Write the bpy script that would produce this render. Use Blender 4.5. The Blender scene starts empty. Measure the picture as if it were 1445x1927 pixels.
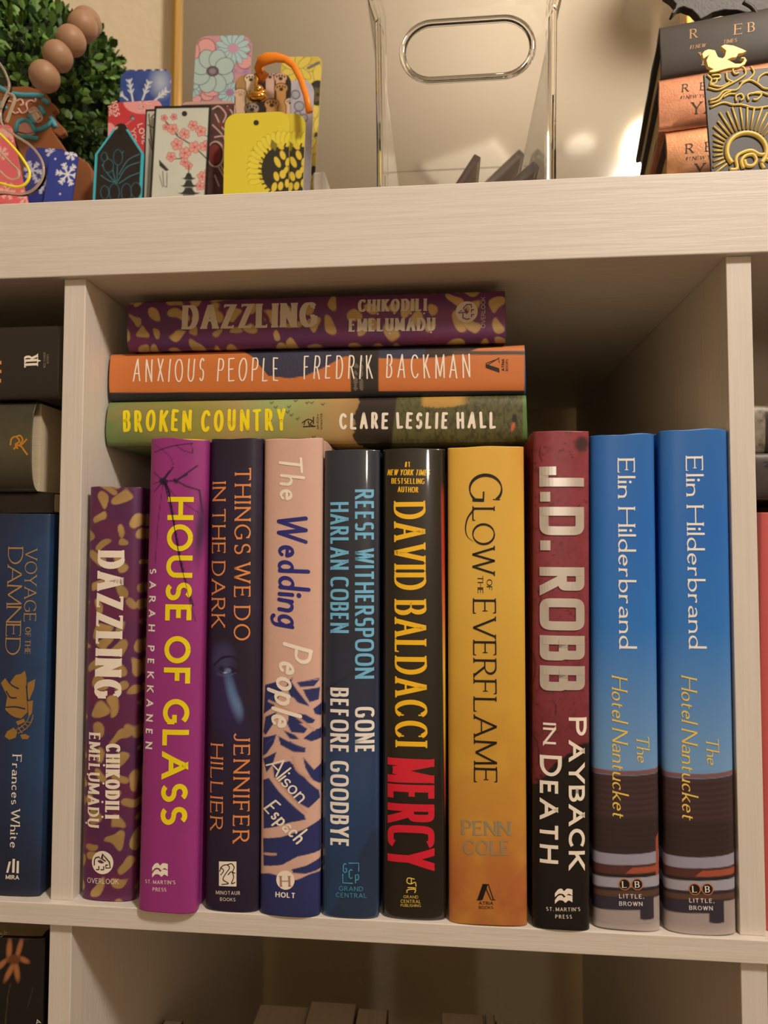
import bpy, bmesh, math, random
import numpy as np
from mathutils import Matrix, Vector
R = math.radians
S = 0.01                                    # everything below is written in centimetres
COL = bpy.context.scene.collection
# ------------------------------------------------------------------ camera
CAM = np.array([19.413, -34.081, 18.813]); YAW, PITCH, ROLL, FPX = -0.088986, 0.043843, 0.001671, 1264.86
def _axes():
    cy, sy = math.cos(YAW), math.sin(YAW); cp, sp = math.cos(PITCH), math.sin(PITCH); cr, sr = math.cos(ROLL), math.sin(ROLL)
    f = np.array([sy*cp, cy*cp, sp]); r = np.array([cy, -sy, 0.0]); u = np.cross(r, f)
    return cr*r+sr*u, -sr*r+cr*u, f
RT, UP, FW = _axes()
def at(px, py, y):                          # point of the place seen at that spot of the photograph, at depth y (cm)
    v = FW+RT*(px-722.5)/FPX-UP*(py-963.5)/FPX
    return CAM+v*(y-CAM[1])/v[1]
cam = bpy.data.cameras.new('camera'); cam_o = bpy.data.objects.new('camera', cam); COL.objects.link(cam_o)
cam_o.matrix_world = Matrix(((RT[0], UP[0], -FW[0], CAM[0]*S), (RT[1], UP[1], -FW[1], CAM[1]*S), (RT[2], UP[2], -FW[2], CAM[2]*S), (0, 0, 0, 1)))
cam.sensor_fit = 'VERTICAL'; cam.sensor_height = 9.6; cam.lens = FPX/1927*9.6; cam.clip_start = 0.01
cam.dof.use_dof = True; cam.dof.focus_distance = 0.355; cam.dof.aperture_fstop = cam.lens/2.6
bpy.context.scene.camera = cam_o
# ------------------------------------------------------------------ light
sc = bpy.context.scene
sc.view_settings.view_transform = 'Standard'; sc.view_settings.look = 'None'; sc.view_settings.gamma = 1; sc.view_settings.use_curve_mapping = False
sc.view_settings.exposure = 0.2
W_ = bpy.data.worlds.new('world'); sc.world = W_; W_.use_nodes = True
W_.node_tree.nodes['Background'].inputs[0].default_value = (1, .8, .6, 1); W_.node_tree.nodes['Background'].inputs[1].default_value = 0.0
def lamp(name, loc, radius, power, color):
    l = bpy.data.lights.new(name, 'POINT'); l.shadow_soft_size = radius; l.energy = power; l.color = color
    o = bpy.data.objects.new(name, l); COL.objects.link(o); o.location = [c*S for c in loc]; return o
LAMP = (76, -72, 114)
lamp('ceiling_light', LAMP, .075, 43, (1, .90, .79)); lamp('fill_lamp_light', (48, -200, 46), .05, 6, (1, .90, .79))  # second is an added fill lamp, placed by the streaks on glossy spines
sc.cycles.max_bounces = 10; sc.cycles.diffuse_bounces = 5; sc.cycles.transmission_bounces = 10; sc.cycles.sample_clamp_indirect = 4

# ------------------------------------------------------------------ materials
def lin(c):
    if isinstance(c, str): c = [int(c[i:i+2], 16)/255 for i in (0, 2, 4)]
    return np.array([x/12.92 if x <= .04045 else ((x+.055)/1.055)**2.4 for x in c])
MATS = {}
def mat(name, color='cccccc', rough=.5, metal=0, coat=0, bump=None, attr=False, spec=.5, trans=0, ior=1.45, emit=0, grain=None, coatr=.05):
    if name in MATS: return MATS[name]
    m = bpy.data.materials.new(name); m.use_nodes = True; nt = m.node_tree; b = nt.nodes['Principled BSDF']
    b.inputs['Base Color'].default_value = (*lin(color), 1); b.inputs['Roughness'].default_value = rough; b.inputs['Metallic'].default_value = metal
    b.inputs['Coat Weight'].default_value = coat; b.inputs['Coat Roughness'].default_value = coatr; b.inputs['Specular IOR Level'].default_value = spec
    b.inputs['Transmission Weight'].default_value = trans; b.inputs['IOR'].default_value = ior
    if emit: b.inputs['Emission Color'].default_value = (*lin(color), 1); b.inputs['Emission Strength'].default_value = emit
    if attr:
        a = nt.nodes.new('ShaderNodeVertexColor'); a.layer_name = 'Col'; nt.links.new(a.outputs[0], b.inputs['Base Color'])
    if bump or grain:
        tc = nt.nodes.new('ShaderNodeTexCoord'); mp = nt.nodes.new('ShaderNodeMapping'); nt.links.new(tc.outputs['Object'], mp.inputs[0])
        n = nt.nodes.new('ShaderNodeTexNoise'); nt.links.new(mp.outputs[0], n.inputs[0]); bp = nt.nodes.new('ShaderNodeBump')
        sc_, st, dist = bump or (1, .3, .0005)
        if grain: mp.inputs['Scale'].default_value = grain
        n.inputs['Scale'].default_value = sc_; n.inputs['Detail'].default_value = 3; bp.inputs['Strength'].default_value = st; bp.inputs['Distance'].default_value = dist
        nt.links.new(n.outputs[0], bp.inputs['Height']); nt.links.new(bp.outputs[0], b.inputs['Normal'])
        if grain:
            r = nt.nodes.new('ShaderNodeValToRGB'); c = lin(color); r.color_ramp.elements[0].position = .35; r.color_ramp.elements[1].position = .62
            r.color_ramp.elements[0].color = (*(c*.95), 1); r.color_ramp.elements[1].color = (*c, 1)
            nt.links.new(n.outputs[0], r.inputs[0]); nt.links.new(r.outputs[0], b.inputs['Base Color'])
    MATS[name] = m; return m
WH = 'ddd5cc'
GX = mat('white_woodgrain_x', WH, .45, bump=(1, .45, .0004), grain=(22, 420, 420))
GZ = mat('white_woodgrain_z', WH, .45, bump=(1, .45, .0004), grain=(420, 420, 16))
GY = mat('white_woodgrain_y', WH, .45, bump=(1, .45, .0004), grain=(420, 22, 420))
JM = mat('jacket_matte', attr=True, rough=.42); JG = mat('jacket_gloss', attr=True, rough=.3, coat=1, coatr=.06); JF = mat('jacket_foil', attr=True, rough=.35, metal=.2)
JC = mat('jacket_copper', attr=True, rough=.33, metal=.85, bump=(900, .25, .0003)); JS = mat('jacket_satin', attr=True, rough=.35)
PAGE = mat('page_edges', 'd8c7a8', .8, bump=(1, .5, .0004), grain=(2500, 2500, 12)); CARD = mat('card_print', attr=True, rough=.38); 

# ------------------------------------------------------------------ mesh helpers (vertices in cm)
def link(name, verts, faces, mats, parent=None, cols=None, smooth=False, fmat=None):
    me = bpy.data.meshes.new(name); me.from_pydata([tuple(float(c)*S for c in v) for v in verts], [], faces)
    for m in (mats if isinstance(mats, (list, tuple)) else [mats]): me.materials.append(m)
    if cols is not None:
        a = me.color_attributes.new('Col', 'FLOAT_COLOR', 'POINT'); c4 = np.ones((len(verts), 4), np.float32); c4[:, :3] = cols; a.data.foreach_set('color', c4.ravel())
    if smooth: me.polygons.foreach_set('use_smooth', [True]*len(me.polygons))
    if fmat: me.polygons.foreach_set('material_index', fmat)
    me.update(); o = bpy.data.objects.new(name, me); COL.objects.link(o)
    if parent is not None: o.parent = parent
    return o
def soften(C): return C*.93+(C @ np.array([.3, .5, .2]))[:, None]*.07+.004
class MB:
    def __init__(s): s.v = []; s.f = []
    def add(s, v, f):
        n = len(s.v); s.v += [tuple(x) for x in v]; s.f += [[i+n for i in q] for q in f]; return s
    def box(s, x0, x1, y0, y1, z0, z1):
        return s.add([(x0, y0, z0), (x1, y0, z0), (x1, y1, z0), (x0, y1, z0), (x0, y0, z1), (x1, y0, z1), (x1, y1, z1), (x0, y1, z1)],
                     [(0, 3, 2, 1), (4, 5, 6, 7), (0, 1, 5, 4), (1, 2, 6, 5), (2, 3, 7, 6), (3, 0, 4, 7)])
    def lathe(s, prof, c=(0, 0, 0), n=32):
        v = []; f = []
        for r, z in prof:
            for k in range(n): a = 2*math.pi*k/n; v.append((c[0]+r*math.cos(a), c[1]+r*math.sin(a), c[2]+z))
        for i in range(len(prof)-1):
            for k in range(n): f.append((i*n+k, i*n+(k+1) % n, (i+1)*n+(k+1) % n, (i+1)*n+k))
        f.append(list(range(n))[::-1]); f.append([(len(prof)-1)*n+k for k in range(n)]); return s.add(v, f)
    def ball(s, c, r, n=20, sq=(1, 1, 1)):
        v = [(c[0], c[1], c[2]-r*sq[2])]; f = []; m = n//2
        for i in range(1, m):
            t = -math.pi/2+math.pi*i/m
            for k in range(n): a = 2*math.pi*k/n; v.append((c[0]+sq[0]*r*math.cos(t)*math.cos(a), c[1]+sq[1]*r*math.cos(t)*math.sin(a), c[2]+sq[2]*r*math.sin(t)))
        v.append((c[0], c[1], c[2]+r*sq[2])); L = len(v)-1
        for k in range(n):
            f.append((0, 1+(k+1) % n, 1+k)); f.append((L, L-n+k, L-n+(k+1) % n))
            for i in range(m-2): a = 1+i*n; f.append((a+k, a+(k+1) % n, a+n+(k+1) % n, a+n+k))
        return s.add(v, f)
    def tube(s, pts, r, n=10, closed=False, flat=1):
        P = [Vector([float(c) for c in p]) for p in pts]; N = len(P); v = []; f = []; up = Vector((0, 1, .01))
        for i, p in enumerate(P):
            a = P[(i-1) % N] if closed or i else P[0]; b = P[(i+1) % N] if closed or i < N-1 else P[-1]
            t = (b-a).normalized(); x = t.cross(up)
            if x.length < 1e-4: x = t.cross(Vector((1, 0, 0)))
            x.normalize(); y = x.cross(t); rr = r[i] if isinstance(r, (list, tuple)) else r
            for k in range(n): q = 2*math.pi*k/n; v.append(tuple(p+x*rr*math.cos(q)+y*rr*flat*math.sin(q)))
        M = N if closed else N-1
        for i in range(M):
            for k in range(n): j = (i+1) % N; f.append((i*n+k, i*n+(k+1) % n, j*n+(k+1) % n, j*n+k))
        if not closed: f.append(list(range(n))[::-1]); f.append([(N-1)*n+k for k in range(n)])
        return s.add(v, f)
    def prism(s, poly, y0, y1):             # polygon in x, z extruded along y
        n = len(poly); v = [(x, y0, z) for x, z in poly]+[(x, y1, z) for x, z in poly]
        return s.add(v, [list(range(n)), list(range(n, 2*n))[::-1]]+[(i, n+i, n+(i+1) % n, (i+1) % n) for i in range(n)])
    def build(s, name, m, parent=None, smooth=False, bevel=0):
        o = link(name, s.v, s.f, m, parent, smooth=smooth)
        bm = bmesh.new(); bm.from_mesh(o.data); bmesh.ops.recalc_face_normals(bm, faces=bm.faces); bm.to_mesh(o.data); bm.free()
        if bevel:
            b = o.modifiers.new('bevel', 'BEVEL'); b.width = bevel*S; b.segments = 2; b.limit_method = 'ANGLE'
        return o
def tag(o, label=None, cat=None, group=None, kind=None):
    for k, v in (('label', label), ('category', cat), ('group', group), ('kind', kind)):
        if v: o[k] = v
    return o
def empty(name, M, label=None, cat=None, group=None):   # M in cm
    o = bpy.data.objects.new(name, None); o.empty_display_size = .02; COL.objects.link(o)
    m = M.copy(); m.translation = m.translation*S; o.matrix_world = m
    return tag(o, label, cat, group)
def frame(x, y, z, yaw=0, lean=0): return Matrix.Translation((x, y, z)) @ Matrix.Rotation(R(yaw), 4, 'Z') @ Matrix.Rotation(R(lean), 4, 'Y')
class Fr:                                   # a flat working face: local x across, z up, at local y = 0
    def __init__(s, M, ysurf=None, off=.018):
        s.M = np.array(M); s.I = np.linalg.inv(s.M); s.C = s.I[:3, :3] @ CAM+s.I[:3, 3]; s.ys = ysurf or (lambda a: 0*a); s.off = off
    def loc(s, px, py):
        v = s.I[:3, :3] @ (FW+RT*(px-722.5)/FPX-UP*(py-963.5)/FPX); k = -s.C[1]/v[1]; p = s.C+v*k; return np.array([p[0], p[2]])
    def px(s, a, t):
        a = np.asarray(a, float); t = np.asarray(t, float); L = np.stack([a, 0*a, t], -1); w = L @ s.M[:3, :3].T+s.M[:3, 3]-CAM
        z = w @ FW; return 722.5+FPX*(w @ RT)/z, 963.5-FPX*(w @ UP)/z
# ------------------------------------------------------------------ lettering: pen strokes
CAPS = {
'A': (.78, ['<0,0 .39,1 .78,0>', '.13,.33 .65,.33']), 'B': (.58, ['<0,0 0,1>', '0,1 .28,1 @.28,.76,.26,.24,90,-90 0,.52', '0,.52 .3,.52 @.3,.26,.28,.26,90,-90 0,0']),
'C': (.72, ['[@.42,.5,.42,.5,44,316]']), 'D': (.72, ['<0,0 0,1>', '0,1 .26,1 @.26,.5,.46,.5,90,-90 0,0']),
'E': (.52, ['<0,0 0,1>', '0,1 .5,1]', '0,.52 .42,.52]', '0,0 .52,0]']), 'F': (.5, ['<0,0 0,1>', '0,1 .5,1]', '0,.52 .4,.52]']),
'G': (.8, ['[@.42,.5,.42,.5,44,318', '|.76,.1 .76,.44', '.5,.44 .8,.44']), 'H': (.7, ['<0,0 0,1>', '<.7,0 .7,1>', '0,.52 .7,.52']),
'I': (0, ['<0,0 0,1>']), 'J': (.36, ['<.36,1 .36,.24 @.17,.24,.19,.24,0,-150']), 'K': (.64, ['<0,0 0,1>', '<.6,1 .02,.42', '.2,.58 .64,0>']),
'L': (.5, ['<0,0 0,1>', '0,0 .5,0]']), 'M': (.88, ['<0,0 .03,1', '.03,1 .44,.06 .85,1', '<.88,0 .85,1']), 'N': (.7, ['<0,0 0,1', '0,1 .7,0', '<.7,1 .7,0']),
'O': (.84, ['@.42,.5,.42,.5,90,450']), 'P': (.54, ['<0,0 0,1>', '0,1 .27,1 @.27,.74,.27,.26,90,-90 0,.48']),
'R': (.62, ['<0,0 0,1>', '0,1 .27,1 @.27,.75,.26,.25,90,-90 0,.5', '.26,.5 .62,0>']), 'S': (.5, ['[@.25,.75,.23,.25,35,265 @.26,.25,.25,.25,95,-145]']),
'T': (.66, ['<.33,0 .33,1', '[0,1 .66,1]']), 'U': (.66, ['<0,1 0,.34 @.33,.34,.33,.34,180,360 .66,1>']), 'V': (.74, ['<0,1 .37,0 .74,1>']),
'W': (1.08, ['<0,1 .28,0 .54,1 .8,0 1.08,1>']), 'X': (.68, ['<0,1 .68,0>', '<0,0 .68,1>']), 'Y': (.68, ['<0,1 .34,.45', '<.68,1 .34,.45', '<.34,0 .34,.46']),
'Z': (.6, ['[0,1 .6,1', '.6,1 0,0', '0,0 .6,0]']), '#': (.5, ['.1,0 .22,1', '.3,0 .42,1', '0,.34 .5,.34', '0,.66 .5,.66']), '1': (.22, ['<.2,0 .2,1', '0,.8 .2,1']),
'j': (.42, ['|.42,0 .42,1', '0,0 .42,0', '|0,0 0,.34']), '2': (.5, ['@.25,.74,.24,.26,170,-30 0,0', '0,0 .5,0']), '5': (.4, ['0,.9 .4,.95', '.02,.95 0,.55 @.18,.3,.22,.3,120,-150']), '6': (.42, ['@.3,.3,.3,.7,100,180', '@.2,.25,.2,.25,0,360']),
'.': (.04, ['*.02,.02']), ',': (.06, ['*.03,.02', '|.05,.02 0,-.16']), "'": (.04, ['|.02,1 .02,.75']),
'a': (.38, ['.36,0> .36,.3 @.19,.32,.17,.16,5,150', '.36,.27 .2,.25 @.18,.13,.18,.13,100,270 .36,.08']), 'b': (.42, ['0,1.04 0,0', '@.2,.24,.22,.24,165,-165']),
'c': (.36, ['@.2,.24,.2,.24,45,318']), 'd': (.42, ['.42,1.04 .42,0>', '@.22,.24,.22,.24,15,345']), 'e': (.38, ['.03,.28 .38,.28 @.2,.24,.19,.24,10,322']),
'g': (.42, ['@.2,.24,.2,.24,15,345', '.42,.48 .42,-.12 @.22,-.12,.2,.16,0,-150']), 'h': (.4, ['<0,1.04 0,0>', '0,.28 @.2,.28,.2,.2,160,0 .4,0>']),
'i': (.0, ['<0,0 0,.48', '*0,.74']), 'k': (.4, ['<0,0 0,1.04', '.36,.48 .02,.17', '.12,.26 .4,0>']), 'l': (.0, ['<0,0 0,1.04']),
'n': (.4, ['<0,0 0,.48', '0,.28 @.2,.28,.2,.2,160,0 .4,0>']), 'o': (.42, ['@.21,.24,.21,.24,90,450']), 'p': (.42, ['<0,-.32 0,.48', '@.2,.24,.22,.24,165,-165']),
'r': (.26, ['<0,0 0,.48', '0,.26 @.18,.26,.18,.22,165,55']), 's': (.3, ['@.15,.36,.14,.12,40,265', '@.15,.12,.15,.12,90,-145']),
't': (.26, ['.08,.66 .08,.12 @.19,.12,.11,.12,180,300', '0,.47 .26,.47']), 'u': (.38, ['0,.48 0,.18 @.18,.18,.18,.18,180,350', '.38,.48 .38,0>']),
'w': (.6, ['<0,.48 .15,0 .3,.48 .45,0 .6,.48>'])}
EXT = (0, 1, 1.04, .48, -.32)
def glyph(ch, st, wx, rnd):
    w, strokes = CAPS[ch]; H = 1; tk, tn, nib = st['thick'], st['thin'], R(st.get('nib', 12)); hy = tn/2; hx = tk/2; out = []; ser = st.get('serif', 0); sq = st.get('sq', 2); rd = st.get('round', 0)
    jit = st.get('jit', 0); jx = [rnd.uniform(-jit, jit) for _ in range(4)]
    my = lambda y: hy+y*(1-2*hy)
    def wd(dx, dy):
        L = math.hypot(dx, dy) or 1; k = abs(math.cos(nib)*dy/L-math.sin(nib)*dx/L); return (tn+(tk-tn)*min(1, k*1.04))/2
    def quad(x0, y0, x1, y1, a, b): # straight stroke with horizontal cuts at extremes
        dx, dy = x1-x0, y1-y0; L = math.hypot(dx, dy) or 1e-6; h = wd(dx, dy); nx, ny = -dy/L*h, dx/L*h
        P = [(x0+nx, y0+ny), (x0-nx, y0-ny)], [(x1+nx, y1+ny), (x1-nx, y1-ny)]
        def cut(pair, yc):
            return [(px+(yc-py)*dx/dy, yc) for px, py in pair]
        A, B = P
        if a is not None and abs(dy) > .3*abs(dx): A = cut(A, a)
        if b is not None and abs(dy) > .3*abs(dx): B = cut(B, b)
        out.append([A[0], A[1], B[1], B[0]])
    def disc(x, y, r, n=12): out.append([(x+r*math.cos(2*math.pi*k/n), y+r*math.sin(2*math.pi*k/n)) for k in range(n)])
    def serif(x, y):
        Y = my(y); e = Y-hy if y in (0, -.32) else Y+hy; t = tn*.9; d = t if y in (0, -.32) else -t; k = hx+ser; g = ser*.5
        if y in (0, -.32) or y == 1 or len(ch) == 0: out.append([(x-k, e), (x+k, e), (x+k, e+d), (x+hx*.9, e+d+(g if d > 0 else -g)), (x-hx*.9, e+d+(g if d > 0 else -g)), (x-k, e+d)][::1 if d > 0 else -1])
        else: out.append([(x-k, e-tn*.9-ser*.4), (x-k, e-ser*.4), (x, e), (x, e-tn*.9-ser*.7)])
    def beak(x, y):
        Y = my(y); b = .085+ser*.4
        if y > .9: out.append([(x-ser*.9, Y+hy), (x+tn*.4, Y+hy), (x+tn*.5, Y-b), (x-tn*.2, Y-b)])
        elif y < .1: out.append([(x-ser*.9, Y-hy), (x-tn*.2, Y+b), (x+tn*.5, Y+b), (x+tn*.4, Y-hy)])
        else: out.append([(x-tn*.4, Y-b), (x-tn*.4, Y+b), (x+tn*.5, Y+b), (x+tn*.5, Y-b)])
    for s in strokes:
        if s[0] == '*':
            x, y = [float(q) for q in s[1:].split(',')]; r = max(tk*.62, .06)
            if sq > 3: r *= .9; out.append([(x*wx-r, my(y)-hy+(r if y < .1 else 0)-(r if y < .1 else 0)), (x*wx+r, my(y)-hy), (x*wx+r, my(y)-hy+2*r), (x*wx-r, my(y)-hy+2*r)])
            else: disc(x*wx, (my(y)-hy+r) if y < .1 else my(y), r)
            continue
        f0 = s[0] if s[0] in '<[|' else ''; s2 = s.lstrip('<[|'); f1 = s2[-1] if s2[-1] in '>]' else ''; s2 = s2.rstrip('>]')
        segs = []; pts = []
        for tok in s2.split():
            sf = '>' in tok; tok = tok.replace('>', '')
            if tok[0] == '@':
                cx, cy, rx, ry, a0, a1 = [float(q) for q in tok[1:].split(',')]; n = max(6, int(abs(a1-a0)/11)); arc = []
                for k in range(n+1):
                    a = R(a0+(a1-a0)*k/n); c_, s_ = math.cos(a), math.sin(a)
                    arc.append((cx+rx*math.copysign(abs(c_)**(2/sq), c_), cy+ry*math.copysign(abs(s_)**(2/sq), s_)))
                if pts: segs.append(('l', pts[-1], arc[0]))
                segs.append(('a', arc)); pts.append(arc[-1])
            else:
                p = tuple(float(q) for q in tok.split(','))
                if pts: segs.append(('l', pts[-1], p))
                pts.append(p)
                if sf and ser: serif(p[0]*wx, p[1])
        first = segs[0][1] if segs[0][0] == 'l' else segs[0][1][0]; last = pts[-1]; J = lambda x, y: (x*wx+jx[0]*(y-.5)+jx[1]*x, my(y)+jx[2]*(x-.3))
        for i, g in enumerate(segs):
            if g[0] == 'l':
                a, b = g[1], g[2]
                if abs(a[0]-b[0])+abs(a[1]-b[1]) < 1e-3: continue
                A, B = J(*a), J(*b)
                if rd: quad(*A, *B, None, None); r = wd(B[0]-A[0], B[1]-A[1]); disc(*A, r); disc(*B, r)
                else: quad(*A, *B, (my(a[1])+(hy if a[1] > .3 else -hy)) if a[1] in EXT else None, (my(b[1])+(hy if b[1] > .3 else -hy)) if b[1] in EXT else None)
            else:
                arc = [J(*p) for p in g[1]]; n = len(arc); L = []
                for k in range(n):
                    p, q = arc[max(0, k-1)], arc[min(n-1, k+1)]; dx, dy = q[0]-p[0], q[1]-p[1]; l = math.hypot(dx, dy) or 1; h = wd(dx, dy); L.append(((arc[k][0]-dy/l*h, arc[k][1]+dx/l*h), (arc[k][0]+dy/l*h, arc[k][1]-dx/l*h)))
                for k in range(n-1): out.append([L[k][0], L[k][1], L[k+1][1], L[k+1][0]])
                if rd: disc(*arc[0], wd(arc[1][0]-arc[0][0], arc[1][1]-arc[0][1])); disc(*arc[-1], wd(arc[-1][0]-arc[-2][0], arc[-1][1]-arc[-2][1]))
        if ser:
            if f0 == '<': serif(first[0]*wx, first[1])
            if f1 == '>': serif(last[0]*wx, last[1])
            if f0 == '[': beak(first[0]*wx, first[1])
            if f1 == ']': beak(last[0]*wx, last[1])
    return out, w*wx
def layout(txt, st, H, L=None):             # polygons in cm, baseline at 0
    rnd = random.Random(len(txt)*7+ord(txt[0])); gap = st.get('gap', .13); sp = st.get('space', .3); wx = st.get('wx', 1)
    sw = sum(CAPS[c][0] if c != ' ' else 0 for c in txt); n = len(txt)-1; nsp = txt.count(' '); tk = st['thick']
    k = len(txt)-nsp
    def total(wx, gap): return sw*wx+k*tk+gap*(k-1)+sp*nsp
    if L:
        l = L/H
        if st.get('fit') == 't': gap += (l-total(wx, gap))/max(1, k-1)
        else: b = total(0, gap); wx = (l-b)/(total(1, gap)-b) if sw else 1
    out = []; x = 0; sl = st.get('slant', 0)
    for c in txt:
        if c == ' ': x += sp; continue
        g, w = glyph(c, st, wx, rnd); dy = rnd.uniform(-1, 1)*st.get('jit', 0)*.5
        for poly in g: out.append([((x+tk/2+px+sl*(py-.0))*H, (py+dy)*H) for px, py in poly])
        x += w+tk+gap
    return out
SERIF = dict(thick=.125, thin=.045, serif=.07, nib=10, gap=.17)
SERIFL = dict(thick=.10, thin=.04, serif=.06, nib=14, gap=.15)
SERIFB = dict(thick=.17, thin=.06, serif=.06, nib=6, gap=.14)
FLARE = dict(thick=.12, thin=.075, serif=.045, nib=12, gap=.2)
SANS = dict(thick=.13, thin=.12, nib=0, gap=.13)
SANSB = dict(thick=.2, thin=.18, nib=0, gap=.14)
DIN = dict(thick=.155, thin=.13, nib=0, gap=.1, sq=3.2, space=.28)
HAND = dict(thick=.06, thin=.055, nib=0, gap=.2, round=1, jit=.05, space=.35)
BRUSH = dict(thick=.16, thin=.15, nib=0, gap=.13, round=1, jit=.05, space=.3)
PEN = dict(thick=.13, thin=.09, nib=25, gap=.1, round=1, jit=.07, slant=.12, space=.3)
DZ = dict(thick=.25, thin=.09, serif=.02, nib=4, gap=.09)
def poly_mesh(name, fr, polys, m, parent, lift=0, step=.16):
    V = []; F = []
    for p in polys:
        if len(p) == 4:                     # split quads so that they follow the curve of a spine
            p = [np.array(q) for q in p]; L = max(np.linalg.norm(p[3]-p[0]), np.linalg.norm(p[2]-p[1])); n = max(1, min(60, int(L/step))); W = max(np.linalg.norm(p[1]-p[0]), np.linalg.norm(p[2]-p[3])); k = max(1, min(12, int(W/(step*1.6))))
            b = len(V)
            for i in range(n+1):
                A = p[0]+(p[3]-p[0])*i/n; B = p[1]+(p[2]-p[1])*i/n
                for j in range(k+1): V.append(A+(B-A)*j/k)
            for i in range(n):
                for j in range(k): q = b+i*(k+1)+j; F.append((q, q+1, q+k+2, q+k+1))
        else: b = len(V); V += [np.array(q) for q in p]; F.append(list(range(b, b+len(p))))
    V = np.array(V); y = fr.ys(V[:, 0])-fr.off-lift
    FF = []
    for f in F:                              # all faces look outwards (towards -y)
        a = sum(V[f[i]][0]*V[f[(i+1) % len(f)]][1]-V[f[(i+1) % len(f)]][0]*V[f[i]][1] for i in range(len(f)))
        FF.append(f if a > 0 else f[::-1])
    o = link(name, np.stack([V[:, 0], y, V[:, 1]], 1), [tuple(f) for f in FF], m, parent); return o
def text(fr, parent, name, txt, p0, p1, cap, st, m, lift=0, dots=None):
    a = fr.loc(*p0); b = fr.loc(*p1); d = b-a; L = np.linalg.norm(d); d = d/L; u = np.array([-d[1], d[0]])
    e = np.array(p1, float)-np.array(p0, float); e /= np.linalg.norm(e); q = fr.loc(p0[0]+e[1]*cap, p0[1]-e[0]*cap); H = abs((q-a) @ u)
    polys = [[a+d*x+u*y for x, y in pl] for pl in layout(txt, st, H, L)]
    return poly_mesh(name, fr, polys, m, parent, lift)
def rtext(fr, parent, name, rows, m, st): # several rows in one mesh: rows (txt, p0, p1, cap)
    P = []
    for txt, p0, p1, cap in rows:
        a = fr.loc(*p0); b = fr.loc(*p1); d = b-a; L = np.linalg.norm(d); d = d/L; u = np.array([-d[1], d[0]]); e = np.array(p1, float)-np.array(p0, float); e /= np.linalg.norm(e)
        q = fr.loc(p0[0]+e[1]*cap, p0[1]-e[0]*cap); H = abs((q-a) @ u); P += [[a+d*x+u*y for x, y in pl] for pl in layout(txt, st, H, L)]
    return poly_mesh(name, fr, P, m, parent)
def seg_polys(fr, lines, w, taper=False):    # poly-lines given in photograph coordinates, width in cm
    out = []
    for L in lines:
        P = [fr.loc(*p) for p in L]; n = len(P); E = []
        for k in range(n):
            d = P[min(n-1, k+1)]-P[max(0, k-1)]; d = d/(np.linalg.norm(d) or 1); h = w/2*((1-k/(n-1))*.9+.1 if taper else 1); E.append((P[k]+np.array([-d[1], d[0]])*h, P[k]-np.array([-d[1], d[0]])*h))
        for k in range(n-1): out.append([E[k][0], E[k][1], E[k+1][1], E[k+1][0]])
    return out
def disc_poly(fr, c, r, n=32):
    c = fr.loc(*c); return [[c+r*np.array([math.cos(2*math.pi*k/n), math.sin(2*math.pi*k/n)]) for k in range(n)]]
def curve(pts, n=8):                         # smooth curve through points
    P = [np.array(p, float) for p in pts]; P = [2*P[0]-P[1]]+P+[2*P[-1]-P[-2]]; out = []
    for i in range(1, len(P)-2):
        for k in range(n):
            t = k/n; out.append(tuple(.5*(2*P[i]+(P[i+1]-P[i-1])*t+(2*P[i-1]-5*P[i]+4*P[i+1]-P[i+2])*t*t+(3*P[i]-P[i-1]-3*P[i+1]+P[i+2])*t**3)))
    return out+[tuple(P[-2])]
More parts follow.
